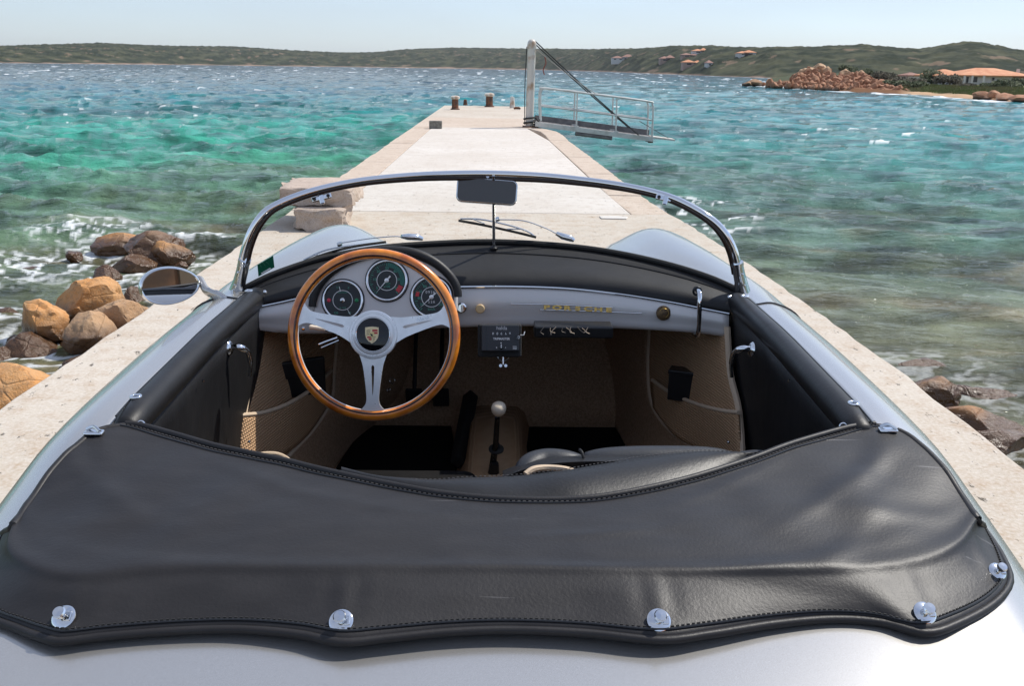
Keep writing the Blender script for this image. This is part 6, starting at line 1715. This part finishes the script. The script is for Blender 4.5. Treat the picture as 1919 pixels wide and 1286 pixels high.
build('wiper_clip', lathe([(0.006, -0.006), (0.007, 0), (0.006, 0.006)], WO(932, 413, 0.02), (1, 0, 0.3), 12), M['chrome'], CAR)
# chrome strips outside along the foot of the glass
build('outer_bead', tube([p + Vector((0, 0.012, -0.002)) for p in BASE], 0.004, 8), M['rubber'], CAR)

# ---------------------------------------------------------------- door mirror
oc_ = Ud(318.5, 535.5, 2.30); sD = 2.30 / FPX
mn = ((CO - oc_).normalized() + (Vector((0.22, 0.95, 0.84)) - oc_).normalized()).normalized()      # where the glass looks
mx2 = CX - mn * CX.dot(mn); mx2.normalize(); my2 = mn.cross(mx2) * -1
if my2.z < 0: my2 = -my2
def egg(w, h, n=56):
    out = []
    for k in range(n):
        a = 2 * math.pi * k / n; x = math.cos(a); y = math.sin(a)
        out.append((x * w / 2, y * h / 2 * (1 + 0.10 * x * -1) + 0.02 * h * x))
    return out
ew, eh = 104 * sD / 0.965, 70 * sD
E1 = egg(ew, eh)
rws = [[oc_ + mx2 * (x * s_) + my2 * (y * s_) + mn * h for x, y in E1] for s_, h in ((0.90, 0.0035), (0.955, 0.0085), (1.0, 0.006), (1.03, -0.004), (1.0, -0.018), (0.86, -0.035), (0.6, -0.048), (0.25, -0.056), (0.01, -0.058))]
dm = build('door_mirror', patch(rws, True), M['chrome'], CAR, smooth=70)
build('mirror_glass', ([oc_ + mx2 * (x * .93) + my2 * (y * .93) + mn * 0.0050 for x, y in E1], [tuple(range(len(E1)))]), M['mirror'], dm, smooth=0)
aE = Ud(410, 548, 2.33)
build('mirror_arm', tube(spl([oc_ + mx2 * 0.05 - mn * 0.02, oc_ + mx2 * 0.075 - mn * 0.02 + my2 * 0.006, aE + Vector((-0.03, 0, 0.004)), aE + Vector((0, 0, -0.012)), aE + Vector((0.03, 0, -0.04))], 6), [0.013] * 8 + [0.012] * 8 + [0.015] * 9, 14, sx=0.7), M['silver'], dm, smooth=70)

# ---------------------------------------------------------------- loose things lying in the cabin
MT = principled('deep_pile_black', (0.010, 0.010, 0.010, 1), 0.95, bump=(500, 0.8, 0.003), spec=0.1)
def matt(poly, label):
    P = [Uz(a, b, FZ + 0.012) for a, b in poly]
    cx = sum(p.x for p in P) / len(P); cy = sum(p.y for p in P) / len(P); o = Vector((cx, cy, 0))
    build('floor_mat', prism([(p.x - cx, p.y - cy) for p in P][::-1], o, EX, EY, EZ, FZ + 0.014, FZ + 0.001), MT, smooth=0, mods=(bev(0.004),), label=label, cat='mat')
matt([(692, 795), (845, 792), (856, 870), (850, 925), (600, 925), (640, 860), (668, 820)], "black mat in the driver's footwell below the steering wheel")
matt([(983, 789), (1140, 790), (1152, 796), (1180, 850), (1200, 910), (975, 905), (966, 830), (968, 800)], "black mat in the passenger's footwell right of the gear lever")
pb = Uy(1286, 724, 2.475)
ax = (Vector((0.93, -0.36, 0)).normalized(), Vector((0.36, 0.93, 0)).normalized(), EZ)
bx_ = empty('black_box', pb, label='small black box standing in the right carpet pocket', cat='box')
build('box_body', box(pb, (0.095, 0.045, 0.08), ax), M['black'], bx_, smooth=0, mods=(bev(0.003),))
build('box_lid', box(pb + Vector((0, 0, 0.043)), (0.099, 0.049, 0.012), ax), M['black'], bx_, smooth=0, mods=(bev(0.002),))
pb = Uy(563, 708, 2.46)
ax = (Vector((0.86, 0.5, 0)).normalized(), Vector((-0.5, 0.86, 0)).normalized(), EZ)
bk = empty('black_wallet', pb, label='black leather document case in the left carpet pocket behind the wheel', cat='case')
build('case_body', box(pb, (0.14, 0.02, 0.105), ax), M['leather'], bk, smooth=0, mods=(bev(0.005),))
build('case_flap', box(pb + Vector((0.0, -0.012, 0.030)), (0.142, 0.012, 0.05), ax), M['leather'], bk, smooth=0, mods=(bev(0.004),))
